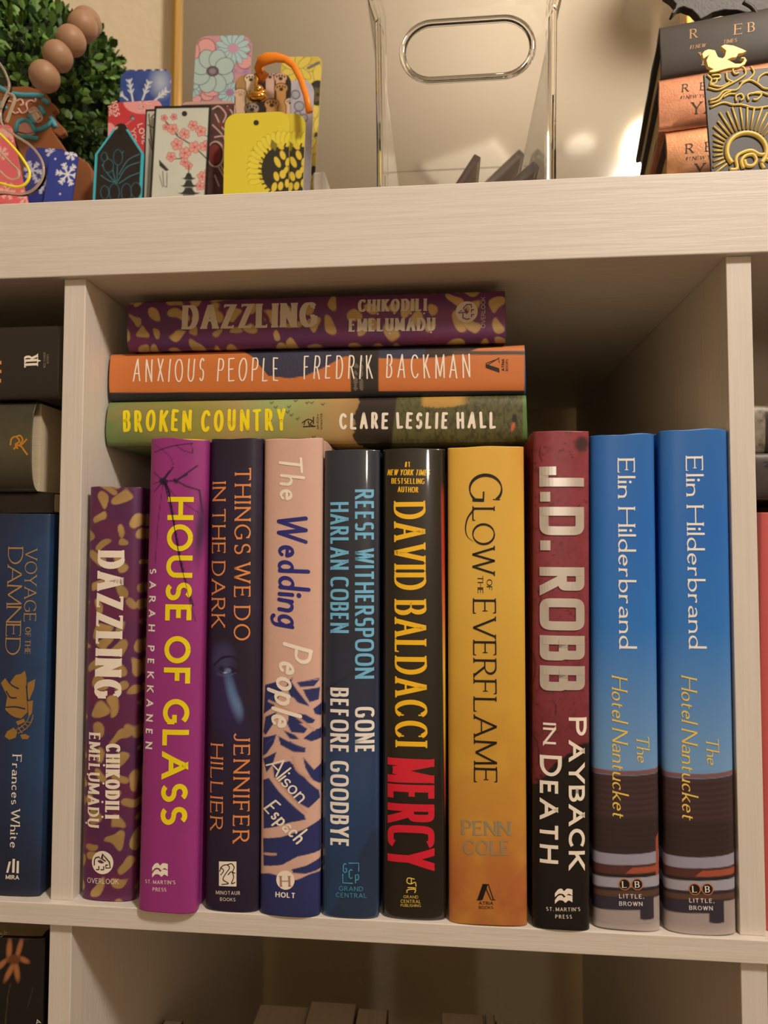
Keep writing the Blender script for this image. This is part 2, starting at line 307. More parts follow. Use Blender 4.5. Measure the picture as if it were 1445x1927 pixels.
# ------------------------------------------------------------------ printed patterns
def vnoise(x, y, seed=0):
    xi = np.floor(x).astype(int); yi = np.floor(y).astype(int); fx = x-xi; fy = y-yi; fx = fx*fx*(3-2*fx); fy = fy*fy*(3-2*fy)
    def h(a, b): n = (a*374761393+b*668265263+seed*1442695)&0x7fffffff; n = ((n^(n >> 13))*1274126177)&0x7fffffff; return (n&0xffff)/65535
    return (h(xi, yi)*(1-fx)+h(xi+1, yi)*fx)*(1-fy)+(h(xi, yi+1)*(1-fx)+h(xi+1, yi+1)*fx)*fy
def fbm(x, y, seed=0, n=4):
    s = 0; a = .5
    for k in range(n): s = s+a*vnoise(x*2**k, y*2**k, seed+k); a *= .5
    return s/(1-.5**n)
class Paint:                                 # colours for a printed face, in the coordinates of the photograph
    def __init__(s, X, Y, base): s.X = X; s.Y = Y; s.C = np.tile(lin(base), (len(X), 1)); s.e = 1.3
    def mix(s, a, c):
        c = lin(c) if not isinstance(c, np.ndarray) else c; a = np.clip(a, 0, 1)[:, None]; s.C = s.C*(1-a)+c*a; return s
    def grad(s, stops, v=None):
        v = s.Y if v is None else v; L = [q[0] for q in stops]; Cc = np.array([lin(q[1]) for q in stops]); s.C = np.stack([np.interp(v, L, Cc[:, k]) for k in range(3)], 1); return s
    def dline(s, pts):
        D = np.full(len(s.X), 1e9)
        for (x0, y0), (x1, y1) in zip(pts[:-1], pts[1:]):
            dx, dy = x1-x0, y1-y0; t = np.clip(((s.X-x0)*dx+(s.Y-y0)*dy)/(dx*dx+dy*dy+1e-9), 0, 1); D = np.minimum(D, np.hypot(s.X-x0-t*dx, s.Y-y0-t*dy))
        return D
    def line(s, pts, w, c, a=1): return s.mix(a*(.5+(w/2-s.dline(pts))/s.e), c)
    def ell(s, cx, cy, rx, ry, c, rot=0, a=1, soft=None):
        ct, st_ = math.cos(R(rot)), math.sin(R(rot)); x = (s.X-cx)*ct+(s.Y-cy)*st_; y = -(s.X-cx)*st_+(s.Y-cy)*ct; r = np.hypot(x/rx, y/ry)
        return s.mix(a*(.5+(1-r)*min(rx, ry)/(soft or s.e)), c)
    def poly(s, pts, c, a=1):
        ins = np.zeros(len(s.X), bool); n = len(pts)
        for i in range(n):
            x0, y0 = pts[i]; x1, y1 = pts[(i+1) % n]; k = (y0 > s.Y) != (y1 > s.Y)
            with np.errstate(divide='ignore', invalid='ignore'): ins ^= k & (s.X < (x1-x0)*(s.Y-y0)/(y1-y0+1e-12)+x0)
        d = s.dline(list(pts)+[pts[0]]); return s.mix(a*(.5+np.where(ins, d, -d)/s.e), c)
    def petals(s, cx, cy, n, r, w, c, edge=None, rot=0, r0=.3):
        for k in range(n):
            a = rot+360*k/n; q = r*(1+r0)/2; x = cx+q*math.cos(R(a)); y = cy+q*math.sin(R(a)); L = r*(1-r0)/2+1
            if edge: s.ell(x, y, L+1.1, w+1.1, edge, a)
            s.ell(x, y, L, w, c, a)
        return s
# ------------------------------------------------------------------ books
N_SP = 2.6
def make_ys(w, b):
    return lambda a: b*(1-(1-np.minimum(np.abs(2*np.asarray(a)/w), .9995)**N_SP)**(1/N_SP))
def book(name, label, cat, M, w, h, depth, paint, jm=None, case='202020', page=PAGE, b=.45, group=None, wave=.05, res=.05, flat=False, seed=0, parts=True, base='808080'):
    jm = jm or JM; e = empty(name, M, label, cat, group); ys = make_ys(w, b); fr = Fr(M, ys); rnd = random.Random(seed)
    def shell(nm, w, ys, t, h0, h1, dep, paintf, m, wv, rs):
        th = np.linspace(-math.pi/2, math.pi/2, int(w/rs)+9); A = w/2*np.sin(th)*.9995; A = np.sign(A)*np.abs(A); Ysp = ys(A); out = [(a, y) for a, y in zip(A, Ysp)]
        sd = [q for q in (.15, .3, .45, .6, .75, .9, 1.05, 1.2, 1.4, 1.7, 2.2, 3, 4, 6, 9, dep-.01) if q < dep]; y0 = Ysp[0]; dent = lambda y: .07*math.exp(-((y-.55)/.25)**2)
        prof = [(-w/2+(0 if flat else dent(q)), y0+q) for q in sd[::-1]]+out+[(w/2-(0 if flat else dent(q)), y0+q) for q in sd]
        prof = np.array(prof); n = len(prof); dx = np.gradient(prof[:, 0]); dy = np.gradient(prof[:, 1]); L = np.hypot(dx, dy); inn = prof+np.stack([-dy/L*t, dx/L*t], 1)
        nt = max(2, int((h1-h0)/rs)) if paintf else 24; T = np.linspace(h0, h1, nt+1); ph = [rnd.uniform(0, 6) for _ in range(4)]
        V = np.zeros((nt+1, n, 3)); s_ = np.cumsum(L)
        for i, tt in enumerate(T):
            V[i, :, 0] = prof[:, 0]; V[i, :, 1] = prof[:, 1]; V[i, :, 2] = tt
        k1 = np.clip((T-(h1-1.2))/1.2, 0, 1)**2; V[:, :, 2] += k1[:, None]*wv*.5*(np.sin(s_*1.1+ph[0])+.5*np.sin(s_*2.9+ph[1]))[None]
        k0 = np.clip(((h0+.8)-T)/.8, 0, 1)**2; V[:, :, 2] += k0[:, None]*wv*.35*(1+np.sin(s_*1.3+ph[2]))[None]
        VV = V.reshape(-1, 3); F = [(i*n+j, i*n+j+1, (i+1)*n+j+1, (i+1)*n+j) for i in range(nt) for j in range(n-1)]; N0 = len(VV)
        ib = np.stack([inn[:, 0], inn[:, 1], V[0, :, 2]], 1); it = np.stack([inn[:, 0], inn[:, 1], V[-1, :, 2]], 1); VV = np.concatenate([VV, ib, it]); o0, o1, tp = N0, N0+n, nt*n
        for j in range(n-1): F += [(o0+j, o0+j+1, j+1, j), (tp+j, tp+j+1, o1+j+1, o1+j), (o0+j+1, o0+j, o1+j, o1+j+1)]
        F += [(0, tp, o1, o0), (n-1, o0+n-1, o1+n-1, tp+n-1)]
        cols = None
        if paintf:
            lat = np.where(np.abs(VV[:, 0]) >= w/2*.99, np.sign(VV[:, 0])*(w/2+np.maximum(0, VV[:, 1]-b)), VV[:, 0]); X, Y = fr.px(lat, VV[:, 2]); p = Paint(X, Y, base); p.A = lat; p.T = VV[:, 2]; p.w = w; p.h = h; paintf(p); cols = soften(p.C)
        return link(nm, VV, F, m, e, cols, smooth=False)
    if flat:
        o = shell('cover', w, ys, .05, 0, h, depth, paint, jm, 0, res)
        MB().box(-w/2+.06, w/2-.06, b+.1, depth-.05, .03, h-.03).build('page_block', page, e)
    else:
        j = shell('dust_jacket', w, ys, .03, .0, h, depth, paint, jm, wave, res)
        w2 = w-.09; ys2 = lambda a: make_ys(w2, b)(a)+.05
        shell('cover_case', w2, ys2, .22, .07, h-.015, depth-.03, None, mat('cloth_case_'+case, case, .7), 0, .3)
        MB().box(-w2/2+.28, w2/2-.28, b+.35, depth-.4, .35, h-.35).build('page_block', page, e)
    me = [c for c in COL.objects if c.parent == e][0].data; me.polygons.foreach_set('use_smooth', [True]*len(me.polygons))
    return e, fr
def stand(xl, xr, y0, zt, lean=0, yaw=0): return frame((xl+xr)/2, y0, .02+(xr-xl)/2*math.sin(R(abs(lean))), yaw, lean)
CREAM = mat('cream_ink', 'f8eee0', .5); WHITE = mat('white_ink', 'f8f4f0', .45); YEL = mat('yellow_ink', 'f6e01c', .45); GOLD = mat('gold_ink', 'fcd030', .4); BLACK = mat('black_ink', '1a1310', .5)
SILV = mat('silver_foil', 'dcd6d0', .3, metal=.55); COPP = mat('copper_ink', 'f09a5c', .4, metal=.1); CYAN = mat('light_blue_ink', '74c6f4', .4, coat=1); WGL = mat('white_gloss_ink', 'fbf6f2', .4, coat=1)
YGL = mat('yellow_gloss_ink', 'ffc81e', .4, coat=1); RGL = mat('red_gloss_ink', 'dc1a38', .4, coat=1); NAVY = mat('navy_ink', '2c2c80', .5); TEAL = mat('teal_ink', '50aed0', .4); GREY = mat('grey_foil', 'b0a898', .35, metal=.25)
DGOLD = mat('dull_gold_foil', 'c09a66', .35, metal=.3); PALEY = mat('pale_yellow_ink', 'f2d060', .45)
# ================================================================== the room
H_, T_, SB, DV, REC, DEP = 33.10, 4.19, 1.09, 1.21, .37, 38.8
FZ, CZ, X0, X1, YB, YF = -106.8, 168.0, -190.0, 240.0, 41.0, -300.0
wallm = mat('orange_peel_wall', 'dccdb0', .8, bump=(55, .55, .003)); ceilm = mat('ceiling_paint', 'd0c6b6', .9, bump=(60, .3, .002)); carpet = mat('carpet', '8a7866', .95, bump=(400, .5, .002))
def struct(name, mb, m): return tag(mb.build(name, m), kind='structure')
struct('wall_back', MB().box(X0, X1, YB, YB+5, FZ, CZ), wallm); struct('wall_front', MB().box(X0, X1, YF-5, YF, FZ, CZ), wallm)
struct('wall_left', MB().box(X0-5, X0, YF, YB, FZ, CZ), wallm); struct('wall_right', MB().box(X1, X1+5, YF, YB, FZ, CZ), wallm)
struct('floor', MB().box(X0, X1, YF, YB, FZ-5, FZ), carpet); struct('ceiling', MB().box(X0, X1, YF, YB, CZ, CZ+5), ceilm)
# lamp on the ceiling, seen only in the mirror
lf = empty('ceiling_lamp', frame(LAMP[0]+2, LAMP[1]-2, CZ), 'round white ceiling lamp with glowing glass bowl reflected in the mirror', 'lamp')
MB().lathe([(8, 0), (8, -1.5), (2, -3), (1.2, -4), (1.2, LAMP[2]-CZ+21), (7, LAMP[2]-CZ+20), (8, LAMP[2]-CZ+18), (3, LAMP[2]-CZ+17.5)]).build('lamp_mount', mat('lamp_white', 'e8e2d8', .4), lf, smooth=True)
MB().lathe([(8, 17), (9, 14), (8.4, 11), (5, 9.2), (1, 9)], c=(0, 0, LAMP[2]-CZ)).build('glass_bowl', mat('lamp_glow', 'ffe2b8', .4, emit=9), lf, smooth=True)
sd = MB().lathe([(6.4, 0), (6.4, -1.6), (5.6, -3), (2.5, -3.4)]).build('smoke_detector', mat('detector_white', 'f4f0e8', .5), smooth=True); sd.location = (.70, -1.39, CZ*S); tag(sd, 'small round white smoke detector on the ceiling, seen blurred in the mirror', 'smoke detector')
cv = MB().box(-16, 16, -13, 13, -2.2, 0).build('ceiling_vent', mat('vent_white', 'fffaf0', .5), bevel=3); cv.location = (.30, -1.52, CZ*S); cv.rotation_euler = (0, 0, R(28)); tag(cv, 'white rounded ceiling panel seen blurred through the clear bin in the mirror', 'vent')
# ================================================================== the bookcase
bc = empty('cube_bookcase', frame(16.75, 19.4, FZ), 'large white woodgrain cube bookcase with thick top board', 'bookcase')
def bpart(name, x0, x1, y0, y1, z0, z1, m, bev=.04):
    o = MB().box(x0-16.75, x1-16.75, y0-19.4, y1-19.4, z0-FZ, z1-FZ).build(name, m, bc, bevel=bev); return o
bpart('top_board', -38.9, 72.4, 0, DEP+.2, H_, H_+T_, GX, .06); bpart('side_panel', -38.9, -34.71, 0, DEP, FZ+4.2, H_, GZ); bpart('side_panel', 68.21, 72.4, 0, DEP, FZ+4.2, H_, GZ)
bpart('bottom_board', -38.9, 72.4, 0, DEP, FZ, FZ+4.2, GX)
for k in range(3): bpart('shelf_board', -34.71, 68.21, 0, DEP, -SB-k*(33.1+SB), -k*(33.1+SB), GX)
for k in range(4):
    z0 = -k*(33.1+SB); z0 = max(z0, FZ+4.2)
    for x in (-DV, 33.5): bpart('divider', x, x+DV, REC, DEP-.1, z0, H_ if k == 0 else -SB-(k-1)*(33.1+SB), GZ)
# ================================================================== books standing in the middle cube
GRP = 'hardcovers standing in the middle cube'
def blobs(p, seed, dark, pitch=25):
    """gold leaf spots scattered over violet foil"""
    n1 = fbm(p.X/60, p.Y/60, seed); p.mix((n1-.35)*1.6, '542a62'); p.mix((fbm(p.X/80+9, p.Y/50, seed+3)-.5)*2, '7c2a50')
    x = p.A*p.k; y = p.T*p.k+seed*7; wx = (vnoise(x*1.3, y*1.3, seed+5)-.5)*.75; wy = (vnoise(x*1.3+40, y*1.3, seed+6)-.5)*.75; x = x+wx; y = y+wy
    g = 1.12; xi = np.floor(x/g); best = np.full(len(x), 9.0)
    for dx in (-1, 0, 1):
        for dy in (-1, 0, 1):
            cx = xi+dx; cy = np.floor(y/g)+dy; h1 = vnoise(cx*1.0, cy*1.0, seed+11); h2 = vnoise(cx, cy, seed+12); h3 = vnoise(cx, cy, seed+13); h4 = vnoise(cx, cy, seed+14)
            px = (cx+.25+.5*h1)*g; py = (cy+.25+.5*h2)*g; a = h3*3.1; u = (x-px)*np.cos(a)+(y-py)*np.sin(a); v = -(x-px)*np.sin(a)+(y-py)*np.cos(a)
            best = np.minimum(best, np.hypot(u/(.3+.2*h4), v/(.23+.13*h2)))
    gold = lin('b8965a')[None]*(.8+.4*vnoise(p.X/30, p.Y/30, seed))[:, None]; a = np.clip(.5+(1-best)*5, 0, 1)[:, None]; p.C = p.C*(1-a)+gold*a
def paint_dazz(seed):
    def f(p): p.k = 1.0; blobs(p, seed, None)
    return f
def overlook(fr, e, c, r, name='OVERLOOK', p0=None, p1=None, cap=9, up=(0, -1), rt=(1, 0)):
    d = poly_mesh('logo_disc', fr, disc_poly(fr, c, r/37), CREAM, e)
    q = lambda x, y: (c[0]+rt[0]*x*r-up[0]*-y*r, c[1]+rt[1]*x*r+up[1]*y*r) if False else (c[0]+(rt[0]*x+up[0]*y)*r, c[1]+(rt[1]*x+up[1]*y)*r)
    L = [[q(-.7, -.25), q(-.7, .2), q(-.6, .4), q(-.3, .5), q(-.1, .3), q(0, .75), q(.35, .35), q(.6, .05), q(.68, -.45), q(.3, -.45), q(.3, -.2), q(.48, -.2)], [q(-.55, -.6), q(-.3, -.6), q(-.3, -.3)], [q(-.15, -.6), q(.12, -.6), q(.12, -.3)], [q(0, .72), q(.02, .3), q(.3, .12)]]
    poly_mesh('logo_elephant', fr, seg_polys(fr, L, .06), BLACK, e, lift=.01)
    text(fr, e, 'publisher_name', name, p0, p1, cap, dict(SANS, thick=.11, thin=.1), CREAM)
def wavelogo(fr, e, x, y, w, h, m, a='ST. MARTIN\'S', ay=None, ax=None, by=None, bx=None, cap=7):
    P = []
    for k in (0, 1):
        yy = y+k*h*.46; top = curve([(x, yy+h*.34), (x+w*.18, yy+h*.06), (x+w*.38, yy), (x+w*.52, yy+h*.16), (x+w*.7, yy), (x+w, yy-h*.0+h*.06)], 5); bot = curve([(x+w, yy+h*.5), (x+w*.78, yy+h*.36), (x+w*.6, yy+h*.52), (x+w*.46, yy+h*.38), (x+w*.22, yy+h*.36), (x, yy+h*.6)], 5)
        n = min(len(top), len(bot)); B = bot[::-1]
        for i in range(n-1): P.append([fr.loc(*top[i]), fr.loc(*B[i]), fr.loc(*B[i+1]), fr.loc(*top[i+1])])
    poly_mesh('publisher_logo', fr, P, m, e)
    rtext(fr, e, 'publisher_name', [(a, (ax[0], ay), (ax[1], ay+1), cap), ('PRESS', (bx[0], by), (bx[1], by+.5), cap)], m, dict(SANS, thick=.13, gap=.3, fit='t', wx=.9))

# --- purple and gold, left
e, f = book('hardcover_book', 'short violet book with gold spots, leftmost in the middle cube, standing against the divider', 'book', stand(.3, 3.25, .45, 21.7), 2.95, 21.7, 14.5, paint_dazz(3), JF, '2c2350', group=GRP, base='6a2e5e', seed=1)
text(f, e, 'title_lettering', 'DAZZLING', (184, 1036), (177, 1315), 50, DZ, CREAM)
text(f, e, 'author_lettering', 'CHIKODILI', (200, 1399), (198, 1540), 26, dict(DZ, gap=.1), CREAM); text(f, e, 'author_lettering', 'EMELUMADU', (166, 1379), (163, 1557), 23, dict(DZ, thick=.2, gap=.13), CREAM)
poly_mesh('letter_dots', f, disc_poly(f, (196, 1440), .06)+disc_poly(f, (195, 1474), .06)+disc_poly(f, (193, 1509), .06)+disc_poly(f, (193, 1537), .06)+disc_poly(f, (163, 1458), .06)+disc_poly(f, (160, 1550), .06), CREAM, e)
overlook(f, e, (193, 1623), 22, 'OVERLOOK', (163, 1662), (223, 1664), 10, up=(0, -1), rt=(1, 0))
# --- purple glass book
def p_glass(p):
    p.mix((fbm(p.X/50, p.Y/50, 5)-.5)*.5, '7a2270'); c0 = (307, 905)
    for L, w in (([c0, (287, 888)], 2), ([c0, (286, 910)], 1.5), ([c0, (288, 925)], 2), ([c0, (296, 985), (291, 1060)], 1.2), ([c0, (318, 925), (340, 1060), (362, 1140)], 3), ([c0, (316, 930), (333, 1010), (352, 1110), (366, 1170)], 1.6), ([c0, (325, 880)], 3), ([c0, (332, 905), (370, 876)], 3), ([(332, 905), (350, 915), (373, 922), (378, 966)], 3), ([c0, (330, 935), (362, 958), (376, 968)], 1.5),
                 ([(326, 874), (322, 862), (308, 848), (288, 836)], 1.2), ([(288, 851), (310, 843), (331, 838), (362, 834)], 2), ([(331, 838), (345, 848), (362, 853), (360, 836)], 1.6), ([(318, 888), (306, 904)], 4), ([(334, 902), (352, 893)], 3)): p.line(L, w, '251036', .9)
    p.ell(307, 906, 9, 7, '251036', 20, .7); p.ell(330, 905, 6, 4, '251036', 60, .6); p.ell(374, 1000, 9, 60, '4a1550', 5, .8, 8)
e, f = book('hardcover_book', 'magenta purple book with cracked glass pattern and yellow title, pulled out over the shelf edge', 'book', stand(3.78, 6.9, -.5, 24, lean=.6), 3.05, 24.1, 15.5, p_glass, JM, 'f0d040', group=GRP, base='9c2c86', seed=2, wave=.11, b=.55)
text(f, e, 'title_lettering', 'HOUSE OF GLASS', (316, 935), (302, 1551), 48, dict(SANSB, thick=.19, thin=.18, gap=.16, space=.32), YEL)
poly_mesh('crack_lines', f, seg_polys(f, [curve([(307, 905), (318, 925), (336, 1040), (352, 1110), (362, 1165)], 6)], .06, True)+seg_polys(f, [curve([(309, 905), (316, 935), (332, 1010), (343, 1070)], 6)], .035, True), mat('crack_ink', '221030', .5), e, lift=.012)
text(f, e, 'author_lettering', 'SARAH PEKKANEN', (279, 1070), (271, 1410), 14.5, dict(SANSB, thick=.2, gap=.4, space=.85, fit='t', wx=.95), WHITE)
wavelogo(f, e, 286, 1624, 30, 26, CREAM, "ST. MARTIN'S", 1663, (272, 330), 1677, (287, 313), 7)
# --- things we do
def p_things(p):
    p.mix((fbm(p.X/50, p.Y/60, 8)-.45)*.8, '34254e'); p.ell(425, 1320, 30, 90, '2e2058', -14, .7, 25); p.ell(420, 1240, 22, 30, '3c3868', 0, .75, 14)
    p.line(curve([(402, 1252), (418, 1238), (436, 1236), (450, 1246)]), 5, '1a1430', .9); p.ell(428, 1260, 17, 7, '17122c', 12, .9, 3); p.ell(429, 1262, 6, 4.5, '6a78a8', 0, .9, 2); p.ell(424, 1266, 3, 1.6, 'dfe6ff', 0, 1, 1); p.line(curve([(408, 1268), (424, 1272), (444, 1266)]), 2, '5c5c90', .6)
    p.ell(437, 1306, 8, 40, '5a78b0', -14, .95, 9); p.ell(449, 1330, 6, 18, '6a88bc', -14, .7, 8)
e, f = book('hardcover_book', 'dark aubergine book with a shadowed eye and copper lettering', 'book', stand(7.15, 9.98, .05, 24), 2.83, 24.18, 15.5, p_things, JS, 'caa45c', group=GRP, base='241a34', seed=3)
text(f, e, 'title_lettering', 'THINGS WE DO', (442, 880), (440, 1205), 30, dict(FLARE, gap=.22), COPP); text(f, e, 'title_lettering', 'IN THE DARK', (398, 907), (396, 1181), 27, dict(FLARE, gap=.22), COPP)
text(f, e, 'author_lettering', 'JENNIFER', (440, 1379), (438, 1586), 30, dict(FLARE, gap=.24), COPP); text(f, e, 'author_lettering', 'HILLIER', (395, 1400), (394, 1563), 25, dict(FLARE, gap=.24), COPP)
P = [[f.loc(412, 1621), f.loc(412, 1667), f.loc(445, 1668), f.loc(445, 1621)]]; poly_mesh('publisher_logo', f, P, CREAM, e)
poly_mesh('logo_figure', f, seg_polys(f, [curve([(413, 1640), (418, 1630), (427, 1627), (432, 1633), (424, 1645), (420, 1655), (430, 1662), (417, 1664)]), curve([(427, 1627), (436, 1625), (441, 1632), (438, 1640), (443, 1643)]), curve([(429, 1646), (436, 1640), (440, 1650), (436, 1662), (443, 1660)]), curve([(415, 1632), (421, 1638), (415, 1647)])], .045), BLACK, e, lift=.01)
rtext(f, e, 'publisher_name', [('MINOTAUR', (406, 1683), (452, 1684), 7), ('BOOKS', (414, 1695), (443, 1696), 6.5)], CREAM, dict(SANS, thick=.11, thin=.1, gap=.22))
# --- the wedding
def p_wed(p):
    p.mix((fbm(p.X/6, p.Y/6, 4)-.5)*.25, 'b88a78')
    B = '26306e'
    for q in ([(497, 1290), (520, 1283), (532, 1296), (515, 1330), (494, 1345)], [(545, 1278), (560, 1300), (579, 1325), (582, 1330), (560, 1322), (546, 1305)], [(558, 1284), (600, 1280), (590, 1292), (565, 1293)], [(570, 1298), (600, 1295), (598, 1318), (582, 1322), (575, 1310)], [(498, 1350), (520, 1340), (514, 1362), (498, 1385), (493, 1380)], [(545, 1340), (575, 1345), (592, 1356), (588, 1362), (564, 1362), (578, 1372), (572, 1380), (548, 1378), (540, 1362)],
              [(493, 1390), (510, 1385), (520, 1382), (514, 1400), (500, 1420), (492, 1425)], [(523, 1385), (548, 1398), (575, 1408), (574, 1416), (552, 1415), (528, 1402)], [(533, 1374), (555, 1383), (563, 1392), (545, 1390)], [(570, 1390), (590, 1375), (603, 1372), (603, 1392), (585, 1396)], [(493, 1430), (520, 1415), (512, 1440), (500, 1455)], [(513, 1440), (545, 1432), (562, 1450), (580, 1472), (598, 1490), (600, 1505), (580, 1522), (560, 1510), (535, 1480), (515, 1462)],
              [(570, 1425), (590, 1450), (602, 1440), (603, 1480), (586, 1468), (574, 1445)], [(493, 1470), (505, 1465), (525, 1490), (545, 1510), (573, 1535), (575, 1543), (545, 1548), (520, 1556), (494, 1562)], [(493, 1580), (530, 1575), (570, 1562), (603, 1545), (603, 1605), (560, 1612), (530, 1628), (494, 1632)], [(548, 1636), (575, 1630), (603, 1618), (603, 1640), (575, 1645), (552, 1643)], [(550, 1275), (548, 1290), (568, 1320), (545, 1310), (540, 1285)], [(588, 1335), (603, 1325), (603, 1350), (592, 1345)]): p.poly(q, B)
    yb = 1650+6*np.sin(p.X/14); p.mix((p.Y-yb)/1.5, B); k = np.clip((p.Y-1655)/60, 0, 1); p.mix(k*.5, '222a5e')
    for L in ([(560, 1285), (598, 1278)], [(503, 1320), (540, 1290)], [(500, 1400), (516, 1388)], [(545, 1395), (572, 1412)], [(500, 1608), (520, 1607)], [(530, 1460), (570, 1510)]): p.line(L, 2, '3448a0', .8)
    for L in ([(520, 1465), (548, 1500), (575, 1530)], [(505, 1320), (530, 1330), (560, 1350), (590, 1375)], [(550, 1425), (560, 1450), (585, 1468)], [(497, 1609), (518, 1608)]): p.line(curve(L), 5, 'cfa08c', .9)
e, f = book('hardcover_book', 'blush pink book with navy brushed hair and handwritten title', 'book', stand(10.05, 13.15, -.12, 24.1), 3.08, 24.12, 15.5, p_wed, JM, '26305c', group=GRP, base='dcb2a2', seed=4, wave=.07, b=.5)
text(f, e, 'title_lettering', 'The', (525, 856), (527, 940), 44, dict(PEN, thick=.13, slant=.1), CREAM); text(f, e, 'title_lettering', 'Wedding', (522, 966), (524, 1180), 56, dict(PEN, thick=.13), NAVY)
text(f, e, 'title_lettering', 'People', (532, 1207), (508, 1364), 56, dict(PEN, thick=.13, gap=.08), CREAM)
text(f, e, 'author_lettering', 'Alison', (498, 1440), (563, 1512), 34, dict(PEN, thick=.1, thin=.08, gap=.06), CREAM); text(f, e, 'author_lettering', 'Espach', (494, 1524), (560, 1590), 32, dict(PEN, thick=.12, thin=.1, gap=.08), CREAM)
poly_mesh('publisher_logo', f, disc_poly(f, (537, 1656), .47), CREAM, e); text(f, e, 'logo_letter', 'H', (527, 1668), (547, 1668), 20, dict(SERIFB, thick=.2), mat('tan_ink', 'b58878', .5), lift=.01); text(f, e, 'publisher_name', 'HOLT', (518, 1688), (556, 1690), 10, dict(SANSB, thick=.24), CREAM)
# --- navy gloss
def p_cob(p):
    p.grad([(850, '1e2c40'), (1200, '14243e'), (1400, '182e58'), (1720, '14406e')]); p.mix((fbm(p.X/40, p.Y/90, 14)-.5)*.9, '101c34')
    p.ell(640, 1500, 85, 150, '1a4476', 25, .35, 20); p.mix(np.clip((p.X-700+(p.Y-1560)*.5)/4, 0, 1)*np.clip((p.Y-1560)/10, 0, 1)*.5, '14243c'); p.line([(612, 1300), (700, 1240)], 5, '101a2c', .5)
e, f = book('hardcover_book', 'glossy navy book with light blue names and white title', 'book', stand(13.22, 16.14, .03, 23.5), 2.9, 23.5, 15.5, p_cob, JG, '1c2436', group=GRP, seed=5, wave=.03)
text(f, e, 'author_lettering', 'REESE WITHERSPOON', (668, 921), (668, 1277), 35, DIN, CYAN); text(f, e, 'author_lettering', 'HARLAN COBEN', (621, 945), (621, 1191), 35, DIN, CYAN)
text(f, e, 'title_lettering', 'GONE', (668, 1330), (668, 1418), 36, dict(DIN, thick=.17), WGL); text(f, e, 'title_lettering', 'BEFORE GOODBYE', (621, 1294), (621, 1594), 35, dict(DIN, thick=.17), WGL)
poly_mesh('publisher_logo', f, seg_polys(f, [[(656, 1624), (675, 1624), (675, 1640)], [(645, 1644), (645, 1661), (664, 1662)], [(652, 1626), (648, 1625), (646, 1629), (646, 1639), (649, 1642), (652, 1640), (652, 1634), (649, 1634)], [(663, 1638), (660, 1636), (657, 1639), (657, 1650), (660, 1653), (663, 1651)], [(669, 1662), (669, 1646), (674, 1646), (675, 1650), (674, 1655), (669, 1656)]], .05), TEAL, e)
rtext(f, e, 'publisher_name', [('GRAND', (638, 1676), (683, 1677), 8.5), ('CENTRAL', (632, 1688), (690, 1690), 8.5)], TEAL, dict(SANS, thick=.11, thin=.1, gap=.25))
# --- black gloss with yellow name
def p_bal(p):
    p.mix((fbm(p.X/40, p.Y/120, 24)-.5)*.5, '2a1c10'); k = np.clip((p.X-829-(p.Y-920)*.011)/1.5, 0, 1)*np.clip((836-p.X+(p.Y-920)*.011)/1.5, 0, 1)*np.clip((p.Y-905)/30, 0, 1)*np.clip((1560-p.Y)/60, 0, 1)
    L = [900, 1060, 1160, 1260, 1380, 1460, 1560]; Cc = np.array([lin(c) for c in ('8c1c18', 'c83020', 'e07028', 'f0c030', 'e8b020', 'c04020', '701810')]); p.mix(k, np.stack([np.interp(p.Y, L, Cc[:, i]) for i in range(3)], 1))
e, f = book('hardcover_book', 'glossy black book with tall yellow name and red title', 'book', stand(16.26, 19.5, .2, 23.5), 3.22, 23.55, 15.5, p_bal, JG, '5a1414', group=GRP, base='16110e', seed=6, wave=.03)
rtext(f, e, 'tagline', [('#1', (761, 879), (771, 879), 10), ('BESTSELLING', (736, 910), (799, 911), 10.5), ('AUTHOR', (748, 926), (787, 927), 10.5)], YGL, dict(DIN, thick=.18, gap=.08)); text(f, e, 'tagline', 'NEW YORK TIMES', (728, 894), (808, 895), 11, dict(DIN, thick=.18, gap=.07, slant=.18), YGL)
text(f, e, 'author_lettering', 'DAVID BALDACCI', (741, 945), (744, 1404), 59, dict(SERIFB, thick=.15, thin=.05, serif=.04, gap=.1, space=.22), YGL)
text(f, e, 'title_lettering', 'MERCY', (729, 1426), (729, 1634), 88, dict(thick=.155, thin=.13, nib=0, gap=.035, sq=4), RGL)
rtext(f, e, 'publisher_name', [('GRAND', (759, 1690), (787, 1690.5), 5.5), ('CENTRAL', (754, 1699), (792, 1699.5), 6.5), ('PUBLISHING', (754, 1706), (792, 1706.5), 5)], PALEY, dict(SANS, thick=.12, thin=.11, gap=.2))
poly_mesh('publisher_logo', f, seg_polys(f, [curve([(780, 1654), (768, 1652), (766, 1660), (773, 1663), (781, 1660), (783, 1668)], 5), curve([(767, 1670), (775, 1670), (783, 1671)], 3), curve([(780, 1680), (782, 1674), (774, 1673), (766, 1675), (766, 1680)], 5), [(774, 1652), (774, 1663)]], .05), PALEY, e)
